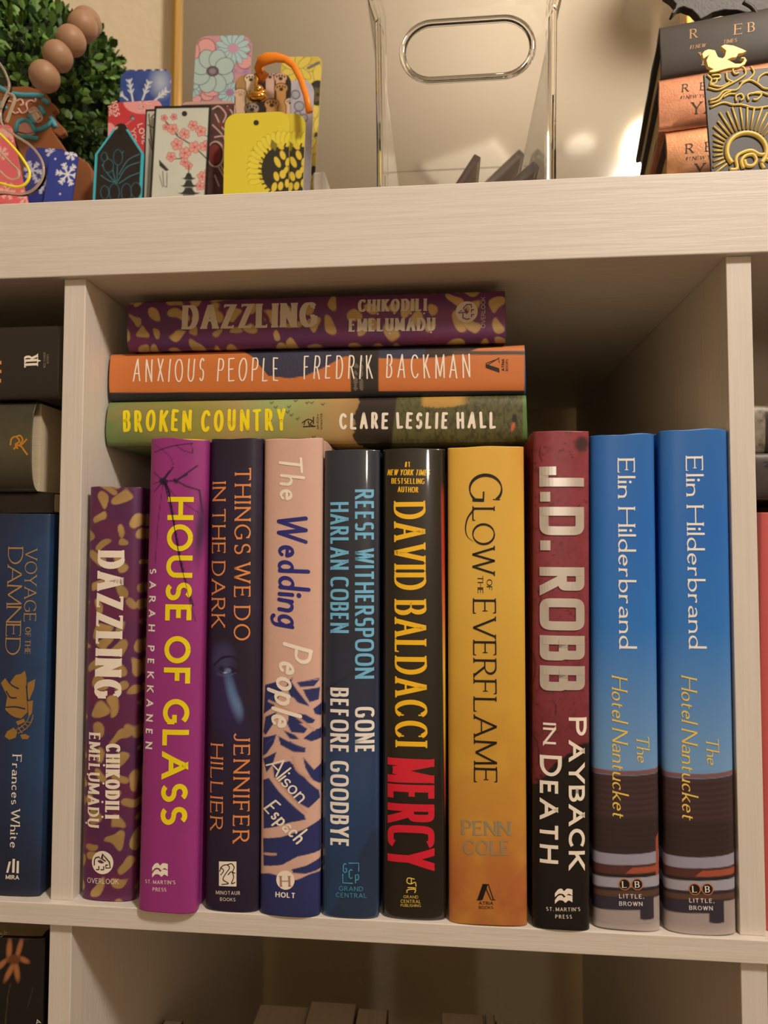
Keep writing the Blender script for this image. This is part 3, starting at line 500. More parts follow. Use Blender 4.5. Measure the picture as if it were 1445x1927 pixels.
# --- yellow
def p_glow(p):
    p.grad([(840, 'e8b434'), (1100, 'e2b436'), (1400, 'd09a24'), (1560, 'c88828'), (1640, 'b86c2a'), (1740, 'a8562c')]); p.mix((fbm(p.X/45, p.Y/60, 31)-.45)*1.1, 'e2b224'); p.mix(np.clip((p.Y-1560)/80, 0, 1)*(fbm(p.X/25, p.Y/25, 33)-.3), 'c4762e')
    p.mix(np.clip((p.X-955)/35, 0, 1)*np.clip((980-p.Y)/150, 0, 1)*.6, 'cf7a30')
e, f = book('hardcover_book', 'wide golden yellow book with dark serif title and silver author name', 'book', stand(19.6, 23.46, 0, 23.6), 3.84, 23.58, 16.2, p_glow, JM, 'd8a840', group=GRP, seed=7, wave=.05, b=.4)
text(f, e, 'title_lettering', 'G', (884, 890), (882, 946), 62, dict(SERIFL, thick=.1, thin=.03), BLACK); text(f, e, 'title_lettering', 'LOW', (889, 955), (889, 1081), 42, dict(SERIFL, gap=.08), BLACK)
poly_mesh('title_flourish', f, seg_polys(f, [curve([(892, 958), (880, 975), (876, 995), (880, 1010), (891, 1019)])], .1, True), BLACK, e)
rtext(f, e, 'title_lettering', [('OF', (916, 1090), (916, 1111), 10), ('THE', (899, 1083), (899, 1117), 10)], BLACK, dict(SERIFB, gap=.08)); text(f, e, 'title_lettering', 'EVERFLAME', (890, 1128), (892, 1473), 43, dict(SERIFL, gap=.14), BLACK)
rtext(f, e, 'author_lettering', [('PENN', (869, 1571), (961, 1573), 27), ('COLE', (872, 1608), (959, 1609), 27)], mat('silver_ink', 'b0a48c', .3, metal=.4), dict(SERIFL, thick=.16, thin=.06, gap=.1))
poly_mesh('publisher_logo', f, [[f.loc(*q) for q in ((908, 1664), (898, 1693), (908, 1693), (918, 1664))]]+seg_polys(f, [[(908, 1664), (919, 1664), (928, 1692)], [(911, 1664), (924, 1693), (932, 1693)], [(897, 1693), (906, 1693)]], .045), BLACK, e)
rtext(f, e, 'publisher_name', [('ATRIA', (901, 1702), (928, 1702.5), 6)], BLACK, dict(SANSB, thick=.15, thin=.14, gap=.14)); rtext(f, e, 'publisher_name', [('BOOKS', (901, 1710), (928, 1710.5), 5.5)], BLACK, dict(SANS, gap=.14))
# --- red and black
def p_robb(p):
    p.grad([(820, '943844'), (1250, '8a3240'), (1420, '782a34')]); p.mix((fbm(p.X/14, p.Y/18, 41)-.5)*1.1, '541a26'); p.mix((fbm(p.X/5, p.Y/5, 44)-.62)*3, '3a1418')
    for L in ([(1017, 842), (1016, 855), (1020, 868)], [(1075, 855), (1077, 862)], [(1040, 890), (1056, 905)], [(1095, 830), (1100, 845), (1104, 846)], [(1001, 990), (1012, 996)], [(1085, 955), (1092, 950)], [(1012, 1112), (1018, 1125), (1014, 1140)], [(1075, 1170), (1070, 1182)], [(1005, 1230), (1008, 1260), (1004, 1290)], [(1040, 1318), (1046, 1330), (1044, 1350)], [(1068, 1232), (1066, 1246)], [(1003, 1385), (1012, 1402), (1015, 1440)]): p.line(curve(L, 5), 1.8, '241012', .9)
    p.ell(1095, 835, 14, 16, '40262a', 40, .7, 5); yb = 1475-(p.X-1003)*.85+14*(vnoise(p.X/9, p.Y/9, 47)-.5); yb = np.maximum(yb, 1398); p.mix((p.Y-yb)/4, '120e0e')
e, f = book('hardcover_book', 'red and black book with cracked paint spine and raised silver name', 'book', stand(23.66, 26.44, -.1, 24, lean=.58), 2.76, 24.33, 15.5, p_robb, JS, '1c1414', group=GRP, seed=8, wave=.06)
text(f, e, 'author_lettering', 'j.D. ROBB', (1015, 878), (1016, 1299), 84, dict(thick=.2, thin=.2, nib=0, gap=.12, sq=7, space=.26), SILV, lift=.03)
text(f, e, 'title_lettering', 'P', (1070, 1350), (1070, 1384), 35, dict(SANSB, thick=.18), CREAM); text(f, e, 'title_lettering', 'AYBACK', (1070, 1394), (1070, 1634), 31, dict(SANSB, thick=.22, gap=.2), CREAM)
text(f, e, 'title_lettering', 'IN', (1022, 1360), (1022, 1400), 24, dict(SANSB, thick=.18, gap=.2), CREAM); text(f, e, 'title_lettering', 'D', (1016, 1421), (1016, 1460), 41, dict(SANSB, thick=.16), CREAM); text(f, e, 'title_lettering', 'EATH', (1016, 1469), (1016, 1624), 34, dict(SANSB, thick=.2, gap=.22), CREAM)
wavelogo(f, e, 1044, 1672, 33, 27, CREAM, "ST. MARTIN'S", 1714, (1028, 1092), 1728, (1045, 1076), 7)
# --- two blue copies
def p_elin(ox):
    def g(p):
        X = p.X-ox; Y = p.Y-(6 if ox else 0)
        p.grad([(820, '186abe'), (1000, '086cca'), (1180, '1a76ce'), (1440, '6c9ed2')]); c = 3.5*((X-1178)/60)**2
        yt = 1450-c; k = lambda a, b: np.clip((Y-a)/1.5, 0, 1)*np.clip((b-Y)/1.5, 0, 1)
        p.mix(k(yt, yt+10), '80585c'); p.mix(np.clip((Y-yt-9)/2, 0, 1), '3a2a30'); p.mix(k(yt+9, 1612-c)*(.5+.5*np.sin((Y+c)*.55))*.35, '5c3c3c'); p.mix(k(1540, 1612-c)*.5, '241c1c')
        p.mix(k(1607-c, 1629-c*.6), '9a98b0'); p.mix(k(1613-c, 1614-c)*.4, '70708c'); p.mix(k(1630-c*.6, 1645-c*.5), '58302c'); p.mix(k(1632-c*.6, 1645-c*.5)*np.clip((X-1190+(Y-1632)*1.2)/2, 0, 1), 'a85038'); p.mix(k(1646-c*.5, 1652), '241a1e')
        p.mix(k(1651-c*.4, 1671), 'a4a2b4'); p.mix(k(1671, 1676), '2c2638'); p.mix(k(1676, 1688), '5c4034'); p.mix(np.clip((Y-1688)/2, 0, 1), '332e40')
        yb = 1712-8*((X-1140)/40)+6*vnoise(X/6, Y/4, 5); yb = np.where(X < 1175, 1708+(X-1120)*.06, yb); yb = np.where((X > 1204) & (X < 1232), 1728+4*vnoise(X/3, Y/3, 9), np.where(X >= 1232, 1690, 1712)); p.mix((Y-yb)/2, 'a89c9c'); p.mix((Y-1735)/10*.3, 'c4b8b4')
        p.line([(1120, 1735), (1160, 1740), (1235, 1738)], 1.2, '887c7c', .5); p.poly([(1236, 1580), (1242, 1570), (1243, 1650), (1236, 1652)], 'a85038')
    return g
for i, (ox, xl, xr, h, lab) in enumerate(((0, 26.64, 29.86, 24.14, 'left one of two identical blue books, standing beside the red and black book'), (131, 30.05, 33.4, 24.33, 'right one of two identical blue books, standing against the right divider'))):
    e, f = book('hardcover_book', lab, 'book', stand(xl, xr, .15, 24, lean=.22 if not i else .12), xr-xl-.05, h, 15.5, p_elin(ox), JS, 'e8e4dc', group=GRP, seed=9+i, wave=.09, b=.5)
    d = 4*i
    text(f, e, 'author_lettering', 'Elin Hilderbrand', (1162+ox-i*3, 863-d), (1165+ox, 1220), 32, dict(SERIFL, thick=.135, thin=.05, gap=.16, space=.42, serif=.05), WHITE)
    text(f, e, 'title_lettering', 'Hotel Nantucket', (1152+ox-1, 1271), (1153+ox, 1538+d), 29, dict(SERIFL, thick=.11, gap=.11, slant=.2, space=.36, serif=.04), PALEY); text(f, e, 'title_lettering', 'The', (1197+ox, 1382+d), (1199+ox, 1434+d), 24, dict(SERIFL, thick=.11, gap=.08, slant=.22), PALEY)
    for q, ch in ((1175, 'L'), (1199, 'B')):
        q += ox+i; y = 1664+i*9; poly_mesh('publisher_logo', f, disc_poly(f, (q, y), .28), mat('orange_ring_ink', 'c87c48', .5), e); poly_mesh('logo_disc', f, disc_poly(f, (q, y), .235), BLACK, e, lift=.006); text(f, e, 'logo_letter', ch, (q-4.5, y+6), (q+4.5, y+6), 12, SERIFB, WHITE, lift=.012)
    rtext(f, e, 'publisher_name', [('LITTLE,', (1165+ox+i*1, 1690+i*8), (1212+ox+i, 1691+i*8), 8), ('BROWN', (1165+ox+i, 1704+i*8), (1209+ox+i, 1705+i*8), 8)], WHITE, dict(SANS, thick=.15, gap=.24))
# ================================================================== books lying on top
def lie(xr, y0, z0, z1, yaw=0): return Matrix.Translation((xr, y0, (z0+z1)/2)) @ Matrix.Rotation(R(yaw), 4, 'Z') @ Matrix.Rotation(R(-90), 4, 'Y')
G2 = 'hardcovers lying on the standing books'; GREY2 = mat('pale_grey_foil', 'cdc0ae', .4, metal=.1)
def p_bc(p):
    p.grad([(200, '688048'), (380, '94903c'), (450, 'a8925a'), (520, '8c9858'), (640, 'b89258'), (680, 'a07840')], p.X); p.mix((fbm(p.X/60, p.Y/25, 51)-.4)*1.2, 'a88a50'); p.ell(530, 765, 60, 25, '9cb06c', 0, .6, 25)
    for x, y in ((510, 757), (518, 766), (543, 765), (541, 775), (548, 781), (560, 788), (577, 757), (586, 757), (607, 760), (555, 753), (590, 822)): p.line([(x-3, y-1), (x, y+2), (x+3, y-2)], 1.6, '2c2820')
    p.mix(np.clip((p.X-663-14*(vnoise(p.X/7, p.Y/7, 61)-.5)-abs(p.Y-800)*.2)/3, 0, 1), '2a1e16'); p.mix(np.clip((p.X-745+(p.Y-750)*.12)/3, 0, 1), '5c5a2c'); g = fbm(p.X/3.5, p.Y/6, 63); p.mix(np.clip((p.X-745)/4, 0, 1)*(g-.42)*2.5, '36341c'); p.mix(np.clip((p.X-800)/100, 0, 1)*(g-.3)*.8, '2c2c1a')
    p.mix(np.clip((762+3*vnoise(p.X/3, 1, 3)-p.Y+5*np.sin((p.X-780)/28))/3, 0, 1)*np.clip((p.X-790)/8, 0, 1)*np.clip((885-p.X)/20, 0, 1), 'b88c34'); p.ell(965, 803, 3, 9, 'd06028', 15); p.ell(968, 787, 5, 8, '1c1a14', 0, .9)
    p.mix(np.clip((p.X-983)/1.5, 0, 1), '547c38')
e, fb = book('hardcover_book', 'green and brown landscape book with yellow title, lowest of the three lying books', 'book', lie(23.93, 2.6, 24.26, 26.84), 2.56, 23.78, 16, p_bc, JM, '4c7a34', group=G2, seed=20, wave=.06)
text(fb, e, 'title_lettering', 'BROKEN COUNTRY', (231, 813), (538, 811), 41, dict(BRUSH, thick=.15, thin=.14, gap=.16, space=.3), YEL); text(fb, e, 'author_lettering', 'CLARE LESLIE HALL', (638, 808), (933, 806), 31, dict(BRUSH, thick=.17, thin=.16, gap=.2, space=.3), CREAM)
poly_mesh('publisher_logo', fb, seg_polys(fb, [curve([(568, 796), (574, 792), (580, 789), (588, 792), (584, 798), (592, 803)], 5), [(574, 792), (572, 800)], [(580, 792), (583, 803)], [(570, 803), (594, 802)], [(590, 784), (590, 798)]], .05), BLACK, e)
rtext(fb, e, 'publisher_name', [('SIMON', (600, 808), (600, 780), 4), ('SCHUSTER', (607, 808), (607, 778), 4)], BLACK, dict(SANS, gap=.2))
def p_ap(p):
    p.mix((fbm(p.X/40, p.Y/20, 71)-.5)*.4, 'b4662e'); D = '2e2e40'; n = (np.sin((p.X+p.Y)*1.5) > .6)*.3
    top = np.interp(p.X, [285, 300, 330, 370, 430, 448, 475, 505, 545, 575, 610, 645, 675, 700, 760, 830, 870, 900, 988, 1000], [640, 656, 663, 658, 652, 655, 672, 708, 713, 708, 692, 672, 668, 674, 676, 673, 666, 655, 648, 648]); k = np.clip((top-p.Y)/1.5, 0, 1); dk = np.where((p.X > 440)[:, None], lin('33344c'), lin('6a3c20')); dk = np.where(((p.X > 800) | (p.X < 430))[:, None], np.where((p.X < 430)[:, None], lin('7c4a28'), lin('33261e')), dk)
    p.mix(k, dk); p.mix(k*n*np.clip((p.X-440)/5, 0, 1)*np.clip((800-p.X)/20, 0, 1), '5c5c74'); h = ((np.sin(p.X*1.6+p.Y*1.6) > .2) & (np.sin(p.X*1.6-p.Y*1.6) > .2))*.45
    p.mix(np.clip((p.X-659)/1.5, 0, 1)*np.clip((713-p.X)/1.5, 0, 1), '2c2622'); p.mix(np.clip((p.X-664)/1.5, 0, 1)*np.clip((684-p.X)/1.5, 0, 1)*h*1.5*np.clip((p.Y-672)/2, 0, 1), 'b09c80')
    p.mix(np.clip((p.X-850)/1.5, 0, 1)*np.clip((p.Y-659)/1.5, 0, 1)*np.clip((668-p.Y)/1.5, 0, 1), '4c3a2c'); p.mix(np.clip((p.Y-738+(p.X-200)*.006)/1.2, 0, 1), '26262e'); p.mix(np.clip((p.X-986)/1.5, 0, 1), '2c4a80')
e, fa = book('hardcover_book', 'orange book with dark blue hill shapes and thin white handwriting, middle of the lying stack', 'book', lie(23.88, 2.75, 26.86, 29.68), 2.8, 23.7, 16, p_ap, JM, '24406c', group=G2, base='d4762e', seed=21, wave=.05, b=.4)
text(fa, e, 'title_lettering', 'ANXIOUS PEOPLE', (250, 719), (524, 717), 44, HAND, CREAM); text(fa, e, 'author_lettering', 'FREDRIK BACKMAN', (571, 714), (884, 711), 45, HAND, CREAM)
poly_mesh('publisher_logo', fa, [[fa.loc(*q) for q in ((914, 685), (939, 693), (940, 701), (914, 692))]]+seg_polys(fa, [[(914, 689), (940, 673)], [(914, 684), (938, 675), (940, 682)]], .04), BLACK, e)
rtext(fa, e, 'publisher_name', [('ATRIA', (949, 698), (949, 675), 5)], BLACK, dict(SANSB)); rtext(fa, e, 'publisher_name', [('BOOKS', (956, 698), (956, 676), 4.5)], BLACK, dict(SANS))
e, fd = book('hardcover_book', 'violet book with gold spots and grey title, topmost of the lying books', 'book', lie(22.8, 2.4, 29.71, 32.6), 2.87, 21.4, 14.5, paint_dazz(8), JF, '2c2350', group=G2, base='6a2e5e', seed=22)
text(fd, e, 'title_lettering', 'DAZZLING', (342, 620), (598, 615), 46, DZ, GREY2); rtext(fd, e, 'author_lettering', [('CHIKODILI', (673, 587), (803, 585), 24), ('EMELUMADU', (656, 624), (819, 622), 24)], GREY2, dict(DZ, gap=.1))
poly_mesh('letter_dots', fd, sum([disc_poly(fd, q, .05) for q in ((711, 591), (742, 590), (773, 590), (798, 590), (733, 627), (811, 625))], []), GREY2, e)
poly_mesh('logo_disc', fd, disc_poly(fd, (878, 587), .6), GREY2, e); c = (878, 587)
poly_mesh('logo_elephant', fd, seg_polys(fd, [[(869, 584), (862, 589), (876, 588), (872, 580), (878, 573), (887, 573), (887, 579)], [(871, 590), (871, 598), (877, 601), (884, 600)], [(892, 583), (887, 583), (887, 588)], [(892, 592), (887, 592), (887, 597)]], .06), mat('violet_ink', '6a2a70', .4), e, lift=.01)
text(fd, e, 'publisher_name', 'OVERLOOK', (913, 617), (913, 558), 8, dict(SANS, thick=.1), GREY2)
# ================================================================== the cubes left and right
def zat(px, py, y): return at(px, py, y)[2]
def xat(px, py, y): return at(px, py, y)[0]
x2 = xat(116, 690, .9); z1, z0 = zat(60, 612, .9), zat(60, 751, .9)
def p_blk(p): p.mix((fbm(p.X/12, p.Y/10, 81)-.4)*.8, '241e19'); p.line([(112, 612), (108, 750)], 2, '6c6256', .3)
e, f = book('paperback_book', 'black paperback with a white sword monogram, topmost of the lying books in the left cube', 'book', lie(x2, .9, z0+.03, z1), z1-z0-.03, 22, 14, p_blk, JM, flat=True, b=.25, seed=30, base='2b2520', group='paperbacks lying in the left cube')
text(f, e, 'publisher_logo', 'TR', (72, 692), (72, 667), 26, dict(SERIFB, gap=-.05), CREAM); poly_mesh('logo_sword', f, [[f.loc(*q) for q in ((70, 676), (78, 679), (70, 682))]], CREAM, e)
rtext(f, e, 'publisher_name', [('RED TOWER', (86, 692), (86, 663), 4), ('BOOKS', (92, 684), (92, 667), 4)], GREY, dict(SANS, thick=.1)); poly_mesh('title_lettering', f, [[f.loc(*q) for q in r_] for r_ in (((0, 679), (3, 679), (3, 686), (0, 686)), ((0, 696), (3, 696), (3, 702), (0, 702)), ((0, 713), (2, 713), (2, 720), (0, 720)))], COPP, e)
x3 = xat(65, 850, 1.2); z3 = z0; z4 = zat(50, 926, 1.2)
def p_olv(p): p.grad([(750, '38372c'), (835, '56503a'), (925, '2c2a22')]); p.mix((fbm(p.X/12, p.Y/10, 83)-.4)*.5, '2c2a20')
e, f = book('paperback_book', 'olive black paperback with small gold figure, under the black one in the left cube', 'book', lie(x3, .9, z4+.02, z3-.02), z3-z4-.05, 23, 13.5, p_olv, JS, flat=True, b=.8, seed=31, group='paperbacks lying in the left cube')
poly_mesh('gold_figure', f, seg_polys(f, [curve([(20, 838), (22, 826), (30, 822), (37, 830), (30, 837), (34, 845)], 5), curve([(30, 822), (38, 820), (43, 828), (38, 836)], 5), curve([(51, 826), (44, 834), (38, 838), (28, 836)], 5), curve([(32, 838), (40, 840), (46, 848), (52, 856)], 5), curve([(32, 838), (26, 846)], 3)], .1), mat('orange_gold_foil', 'd89a3c', .35, metal=.4), e)
x4 = xat(91, 970, .45); x4b = xat(70, 1690, .45); z5 = zat(60, 965, .45)
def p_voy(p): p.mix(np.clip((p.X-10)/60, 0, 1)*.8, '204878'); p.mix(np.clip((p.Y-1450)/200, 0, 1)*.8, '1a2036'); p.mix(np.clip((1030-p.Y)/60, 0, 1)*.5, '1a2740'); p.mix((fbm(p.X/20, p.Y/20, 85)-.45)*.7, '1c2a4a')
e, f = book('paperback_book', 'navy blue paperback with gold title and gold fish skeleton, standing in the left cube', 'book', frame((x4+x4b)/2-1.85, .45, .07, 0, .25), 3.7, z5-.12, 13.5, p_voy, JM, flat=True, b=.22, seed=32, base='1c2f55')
text(f, e, 'title_lettering', 'VOYAGE', (48, 1033), (45, 1170), 22, dict(SERIFL, gap=.1), DGOLD); text(f, e, 'title_lettering', 'OF THE', (48, 1180), (47, 1231), 10, dict(SERIFB), DGOLD); text(f, e, 'title_lettering', 'DAMNED', (16, 1030), (10, 1232), 28, dict(SERIFL, gap=.08), DGOLD)
text(f, e, 'author_lettering', 'Frances White', (24, 1420), (19, 1595), 17, dict(SERIFB, thick=.14, gap=.16), CREAM)
P = [[(2, 1285), (10, 1276), (18, 1286), (30, 1270), (40, 1268), (47, 1262), (50, 1275), (50, 1300), (52, 1340), (40, 1352), (30, 1350), (20, 1345), (10, 1335), (14, 1310), (8, 1298)], [(52, 1285), (66, 1278), (64, 1295), (55, 1318), (51, 1312)], [(52, 1320), (62, 1318), (60, 1342), (54, 1350)], [(30, 1358), (45, 1352), (48, 1358), (34, 1365)], [(9, 1386), (14, 1376), (26, 1369), (33, 1377), (30, 1388), (18, 1392)], [(38, 1383), (48, 1381), (56, 1386), (52, 1391), (42, 1391)]]
poly_mesh('gold_fish', f, [[f.loc(*q) for q in r_] for r_ in P]+seg_polys(f, [curve([(62, 1345), (58, 1360), (48, 1372), (34, 1380)], 6), curve([(56, 1345), (50, 1358), (40, 1368), (30, 1374)], 6)]+[[(34+i*6, 1368-i*3), (42+i*5, 1380-i*7)] for i in range(5)], .05), mat('gold_foil', 'b08848', .35, metal=.4), e)
poly_mesh('gold_fish_outline', f, seg_polys(f, [curve([(16, 1282), (24, 1290), (36, 1296)], 5), curve([(12, 1300), (20, 1312), (32, 1313)], 5), curve([(10, 1331), (30, 1330), (48, 1334)], 5), [(50, 1290), (52, 1318)]], .07), mat('fish_line_navy', '1c2f55', .5), e, lift=.01)
poly_mesh('publisher_logo', f, [[f.loc(*q) for q in r_] for r_ in (((17, 1621), (21, 1621), (16, 1642), (12, 1642)), ((24, 1616), (28.5, 1616), (27.5, 1642), (23, 1642)), ((32, 1620), (36, 1620), (35.5, 1643), (31, 1643)))], CREAM, e); text(f, e, 'publisher_name', 'MIRA', (11, 1654), (36, 1655), 8, SANSB, CREAM)
z6 = z5+.05
def p_dk(p): p.mix((fbm(p.X/30, p.Y/9, 87)-.3)*.8, '2c1a16')
book('paperback_book', 'thin near-black paperback lying on the navy paperback in the left cube', 'book', lie(xat(108, 950, 2), 1.6, z6, z4), z4-z6-.02, 22, 13, p_dk, JM, flat=True, b=.1, seed=33, base='1c1614', group='paperbacks lying in the left cube')
# lower left cube
def p_lily(p):
    p.mix((fbm(p.X/30, p.Y/30, 89)-.5)*.8, '0f0d0b'); O = 'a8683a'
    for L, w in (([(16, 1806), (18, 1768)], 9), ([(30, 1806), (41, 1766)], 8), ([(12, 1806), (-8, 1826)], 9), ([(26, 1812), (9, 1846)], 9), ([(29, 1812), (33, 1846)], 9), ([(36, 1803), (52, 1812)], 9)):
        (x0, y0), (x1, y1) = L; m_ = ((x0+x1)/2, (y0+y1)/2); p.ell(m_[0], m_[1], math.hypot(x1-x0, y1-y0)/2+2, w/2+.6, O, math.degrees(math.atan2(y1-y0, x1-x0)), .85, 3)
    p.ell(26, 1806, 12, 9, '6c3c1e', 0, .9, 4); p.line(curve([(20, 1850), (14, 1880), (10, 1930)], 5), 1.6, '5a4a3c', .6); p.line([(60, 1860), (50, 1900)], 1.2, '4a4038', .6); p.ell(50, 1762, 12, 9, '3a241a', -30, .7, 5)
xr = xat(91, 1850, .8)
e, f = book('hardcover_book', 'thick black book with an orange lily, in the cube below left', 'book', frame(xr-4.1, .7, -34.1, 0, 0), 7.6, 31.8, 20, p_lily, JM, seed=34, base='15120f', case='15120f', wave=.02, b=.25)
text(f, e, 'cover_marks', '5.6', (1, 1764), (15, 1757), 8, dict(SANS, thick=.08), GREY); text(f, e, 'cover_marks', 'A', (66, 1931), (74, 1929), 9, dict(SANS, thick=.1), CREAM)
# lower middle cube: a row of paperbacks seen from above
blk = mat('dark_cover', '4c4036', .5); cov = mat('grey_cover', '94867a', .6)
def lowbook(pxl, pxr, py, y1, dep, cm, lab, yaw=0, cat='book', nm='paperback_book'):
    A = at(pxl, py, y1); B = at(pxr, py, y1); w = B[0]-A[0]; h = A[2]+34.15; e = empty(nm, frame((A[0]+B[0])/2, y1-dep, -34.17, yaw), lab, cat, 'paperbacks standing in the lower middle cube')
    MB().box(-w/2+.08, w/2-.08, .2, dep-.03, .02, h-.02).build('page_block', mat('page_top', 'd6c8b4', .85, bump=(1, .4, .0003), grain=(900, 12, 900)), e)
    MB().box(-w/2, -w/2+.07, 0, dep, 0, h).box(w/2-.07, w/2, 0, dep, 0, h).box(-w/2+.07, w/2-.07, 0, .1, 0, h).build('cover', cm, e)
lowbook(489, 583, 1889, 16.5, 12.5, cov, 'grey paperback, leftmost of three close together at the bottom edge'); lowbook(585, 672, 1883, 16.7, 12.5, cov, 'grey paperback, middle and highest of three close together at the bottom edge'); lowbook(673, 731, 1896, 16.2, 12.5, blk, 'thin brown paperback, right of three close together at the bottom edge')
lowbook(830, 910, 1904, 15.9, 12, cov, 'grey paperback standing past the gap at the bottom edge'); lowbook(912, 930, 1908, 15.8, 12, cov, 'very thin paperback beside the one past the gap, bottom edge'); lowbook(932, 1004, 1921, 15.2, 11.5, blk, 'low brown paperback, last towards the right at the bottom edge')
lowbook(309, 345, 1919, 11.7, 9, blk, 'low paperback near the left divider at the bottom edge')
# right cube
xr0 = 34.71+.1
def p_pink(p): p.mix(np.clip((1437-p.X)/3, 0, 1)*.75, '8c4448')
zr = zat(1435, 966, .9)
e, f = book('hardcover_book', 'coral red book standing at the right edge of the picture', 'book', frame(xr0+1.7, .6, .04), 3.3, zr, 15, p_pink, JM, seed=40, base='d05a58', case='c04848', wave=.02, b=.5)
zo = zat(1435, 958, 2.6); e, f = book('hardcover_book', 'orange book standing behind the coral one at the right edge', 'book', frame(xr0+5.2, 1.2, .04), 3.4, zo+.3, 15, lambda p: None, JM, seed=41, base='c8682c', case='c8682c', wave=.02)
def p_char(p): p.mix((fbm(p.X/14, p.Y/14, 91)-.4)*.7, '241e1c')
za, zb, zc = zo+.45, zat(1430, 853, 2), zat(1430, 765, 2.5)
M = Matrix.Translation((xr0+.25+14.4, 1.6, (za+zb)/2)) @ Matrix.Rotation(R(-90), 4, 'Y')
e, f = book('hardcover_book', 'charcoal book lying across the coral and orange books', 'book', M, zb-za-.03, 14.2, 15, p_char, JM, seed=42, base='3c3432', case='28221f', wave=.0, b=.3)
poly_mesh('cover_marks', f, seg_polys(f, [curve([(1438, 871), (1441, 868), (1446, 872), (1440, 877), (1447, 878)], 5)], .06), BLACK, e)
def p_marb(p): p.mix((fbm(p.X/9, p.Y/9, 93)-.42)*3, '4c443c'); p.mix((fbm(p.X/20, p.Y/16, 95)-.5)*2, 'a09480'); p.mix(np.clip((p.X-1439)/2, 0, 1)*np.clip((p.Y-773)/2, 0, 1), '1c1816')
M = Matrix.Translation((xr0+.05+14.5, 2.0, (zb+zc)/2)) @ Matrix.Rotation(R(-90), 4, 'Y')
book('hardcover_book', 'grey marbled book lying on the charcoal one at the right edge', 'book', M, zc-zb-.03, 14.4, 15, p_marb, JM, seed=43, base='7c7264', case='4c443c', wave=.0, b=.3)
# ================================================================== on top of the bookcase
ZT = H_+T_+.01
# mirror against the wall
ml, mr = xat(326, 60, 37.6), xat(1298, 60, 37.6); mf = empty('wall_mirror', frame((ml+mr)/2, 38.6, ZT), 'large mirror in a thin gold frame standing against the textured wall', 'mirror')
hw = (mr-ml)/2; gm = mat('brushed_gold', 'c9a050', .3, metal=.9)
MB().box(-hw-.15, -hw+.3, -1, 1.2, 0, 80).box(hw-.3, hw+.3, -1, 1.2, 0, 80).box(-hw+.3, hw-.3, -1, 1.2, 0, .6).box(-hw+.3, hw-.3, -1, 1.2, 79.4, 80).build('mirror_frame', gm, mf, bevel=.05)
MB().box(-hw+.3, hw-.3, 0, .4, .6, 79.4).build('mirror_glass', mat('mirror_silver', 'd8d4cc', .06, metal=1), mf)
# topiary
rnd = random.Random(4); tp = empty('boxwood_ball', frame(*at(88, 190, 17)[:2], ZT), 'round artificial boxwood ball in a white pot behind the bookmarks', 'plant')
Rb = 6.6; Cz = zat(88, 190, 17)-ZT; V = []; F = []; Cc = []
for i in range(4200):
    d = Vector([rnd.gauss(0, 1) for _ in range(3)]).normalized(); t = d.cross(Vector([rnd.gauss(0, 1) for _ in range(3)])).normalized(); n = (d*rnd.uniform(.2, 1)+t*rnd.uniform(-.8, .8)).normalized(); s_ = n.cross(d+t*.3)
    if s_.length < .1: continue
    s_.normalize(); L = rnd.uniform(.65, 1.1); w = L*rnd.uniform(.24, .32); c = d*(Rb*rnd.uniform(.84, 1.0)*(1+.06*math.sin(d.x*5+1)*math.cos(d.z*6)))+Vector((0, 0, Cz)); up = n.cross(s_)
    b = len(V); V += [tuple(c), tuple(c+n*L*.4+s_*w+up*.06), tuple(c+n*L*.75+s_*w*.85+up*.04), tuple(c+n*L), tuple(c+n*L*.75-s_*w*.85+up*.04), tuple(c+n*L*.4-s_*w+up*.06)]; F += [(b, b+1, b+2, b+3), (b, b+3, b+4, b+5)]
    g = rnd.random(); col = lin('4c6a2c')*(1-g)+lin('22381a')*g; col = col*(1.5 if rnd.random() < .12 else 1); Cc += [col]*6
link('foliage', V, F, mat('leaf_green', attr=True, rough=.5), tp, np.array(Cc)*1.7); MB().ball((0, 0, Cz), Rb*.86, 32).build('foliage_core', mat('leaf_dark', '1a2a12', .8), tp, smooth=True)
hp = zat(160, 336, 13)-ZT
MB().lathe([(3.0, 0), (3.3, hp*.1), (3.5, Cz-Rb+.1), (3.2, Cz-Rb+.1), (3.1, Cz-Rb-.6)]).build('pot', mat('white_ceramic', 'dcd6cc', .3), tp, smooth=True); MB().tube([(0, 0, Cz-Rb-1), (0, 0, Cz-Rb*.7)], .7).build('stem', mat('bark', '5a4028', .8), tp)
# string of wooden beads lying over the ball
gb = empty('bead_garland', frame(*at(88, 190, 17)[:2], ZT), 'string of round brown wooden beads draped over the boxwood ball', 'garland')
wood = mat('bead_wood', 'a07c60', .5, bump=(1, .3, .0003), grain=(300, 300, 60)); bp_ = []; o0 = at(88, 190, 17); o0[2] = ZT
for px, py, yy, rr in ((163, 43, 11.6, 1.04), (156, 50, 9.6, 1.0), (134, 77, 8.9, .98), (109, 106, 8.6, .98), (84, 144, 8.5, 1.0)):
    c = at(px, py, yy)-o0; bp_.append(c); mb = MB().ball(c, rr, 28, (1, 1, 1)); mb.build('bead', wood, gb, smooth=True)
MB().tube([tuple(q) for q in bp_], .09).build('string', mat('jute', 'b89a70', .9), gb)
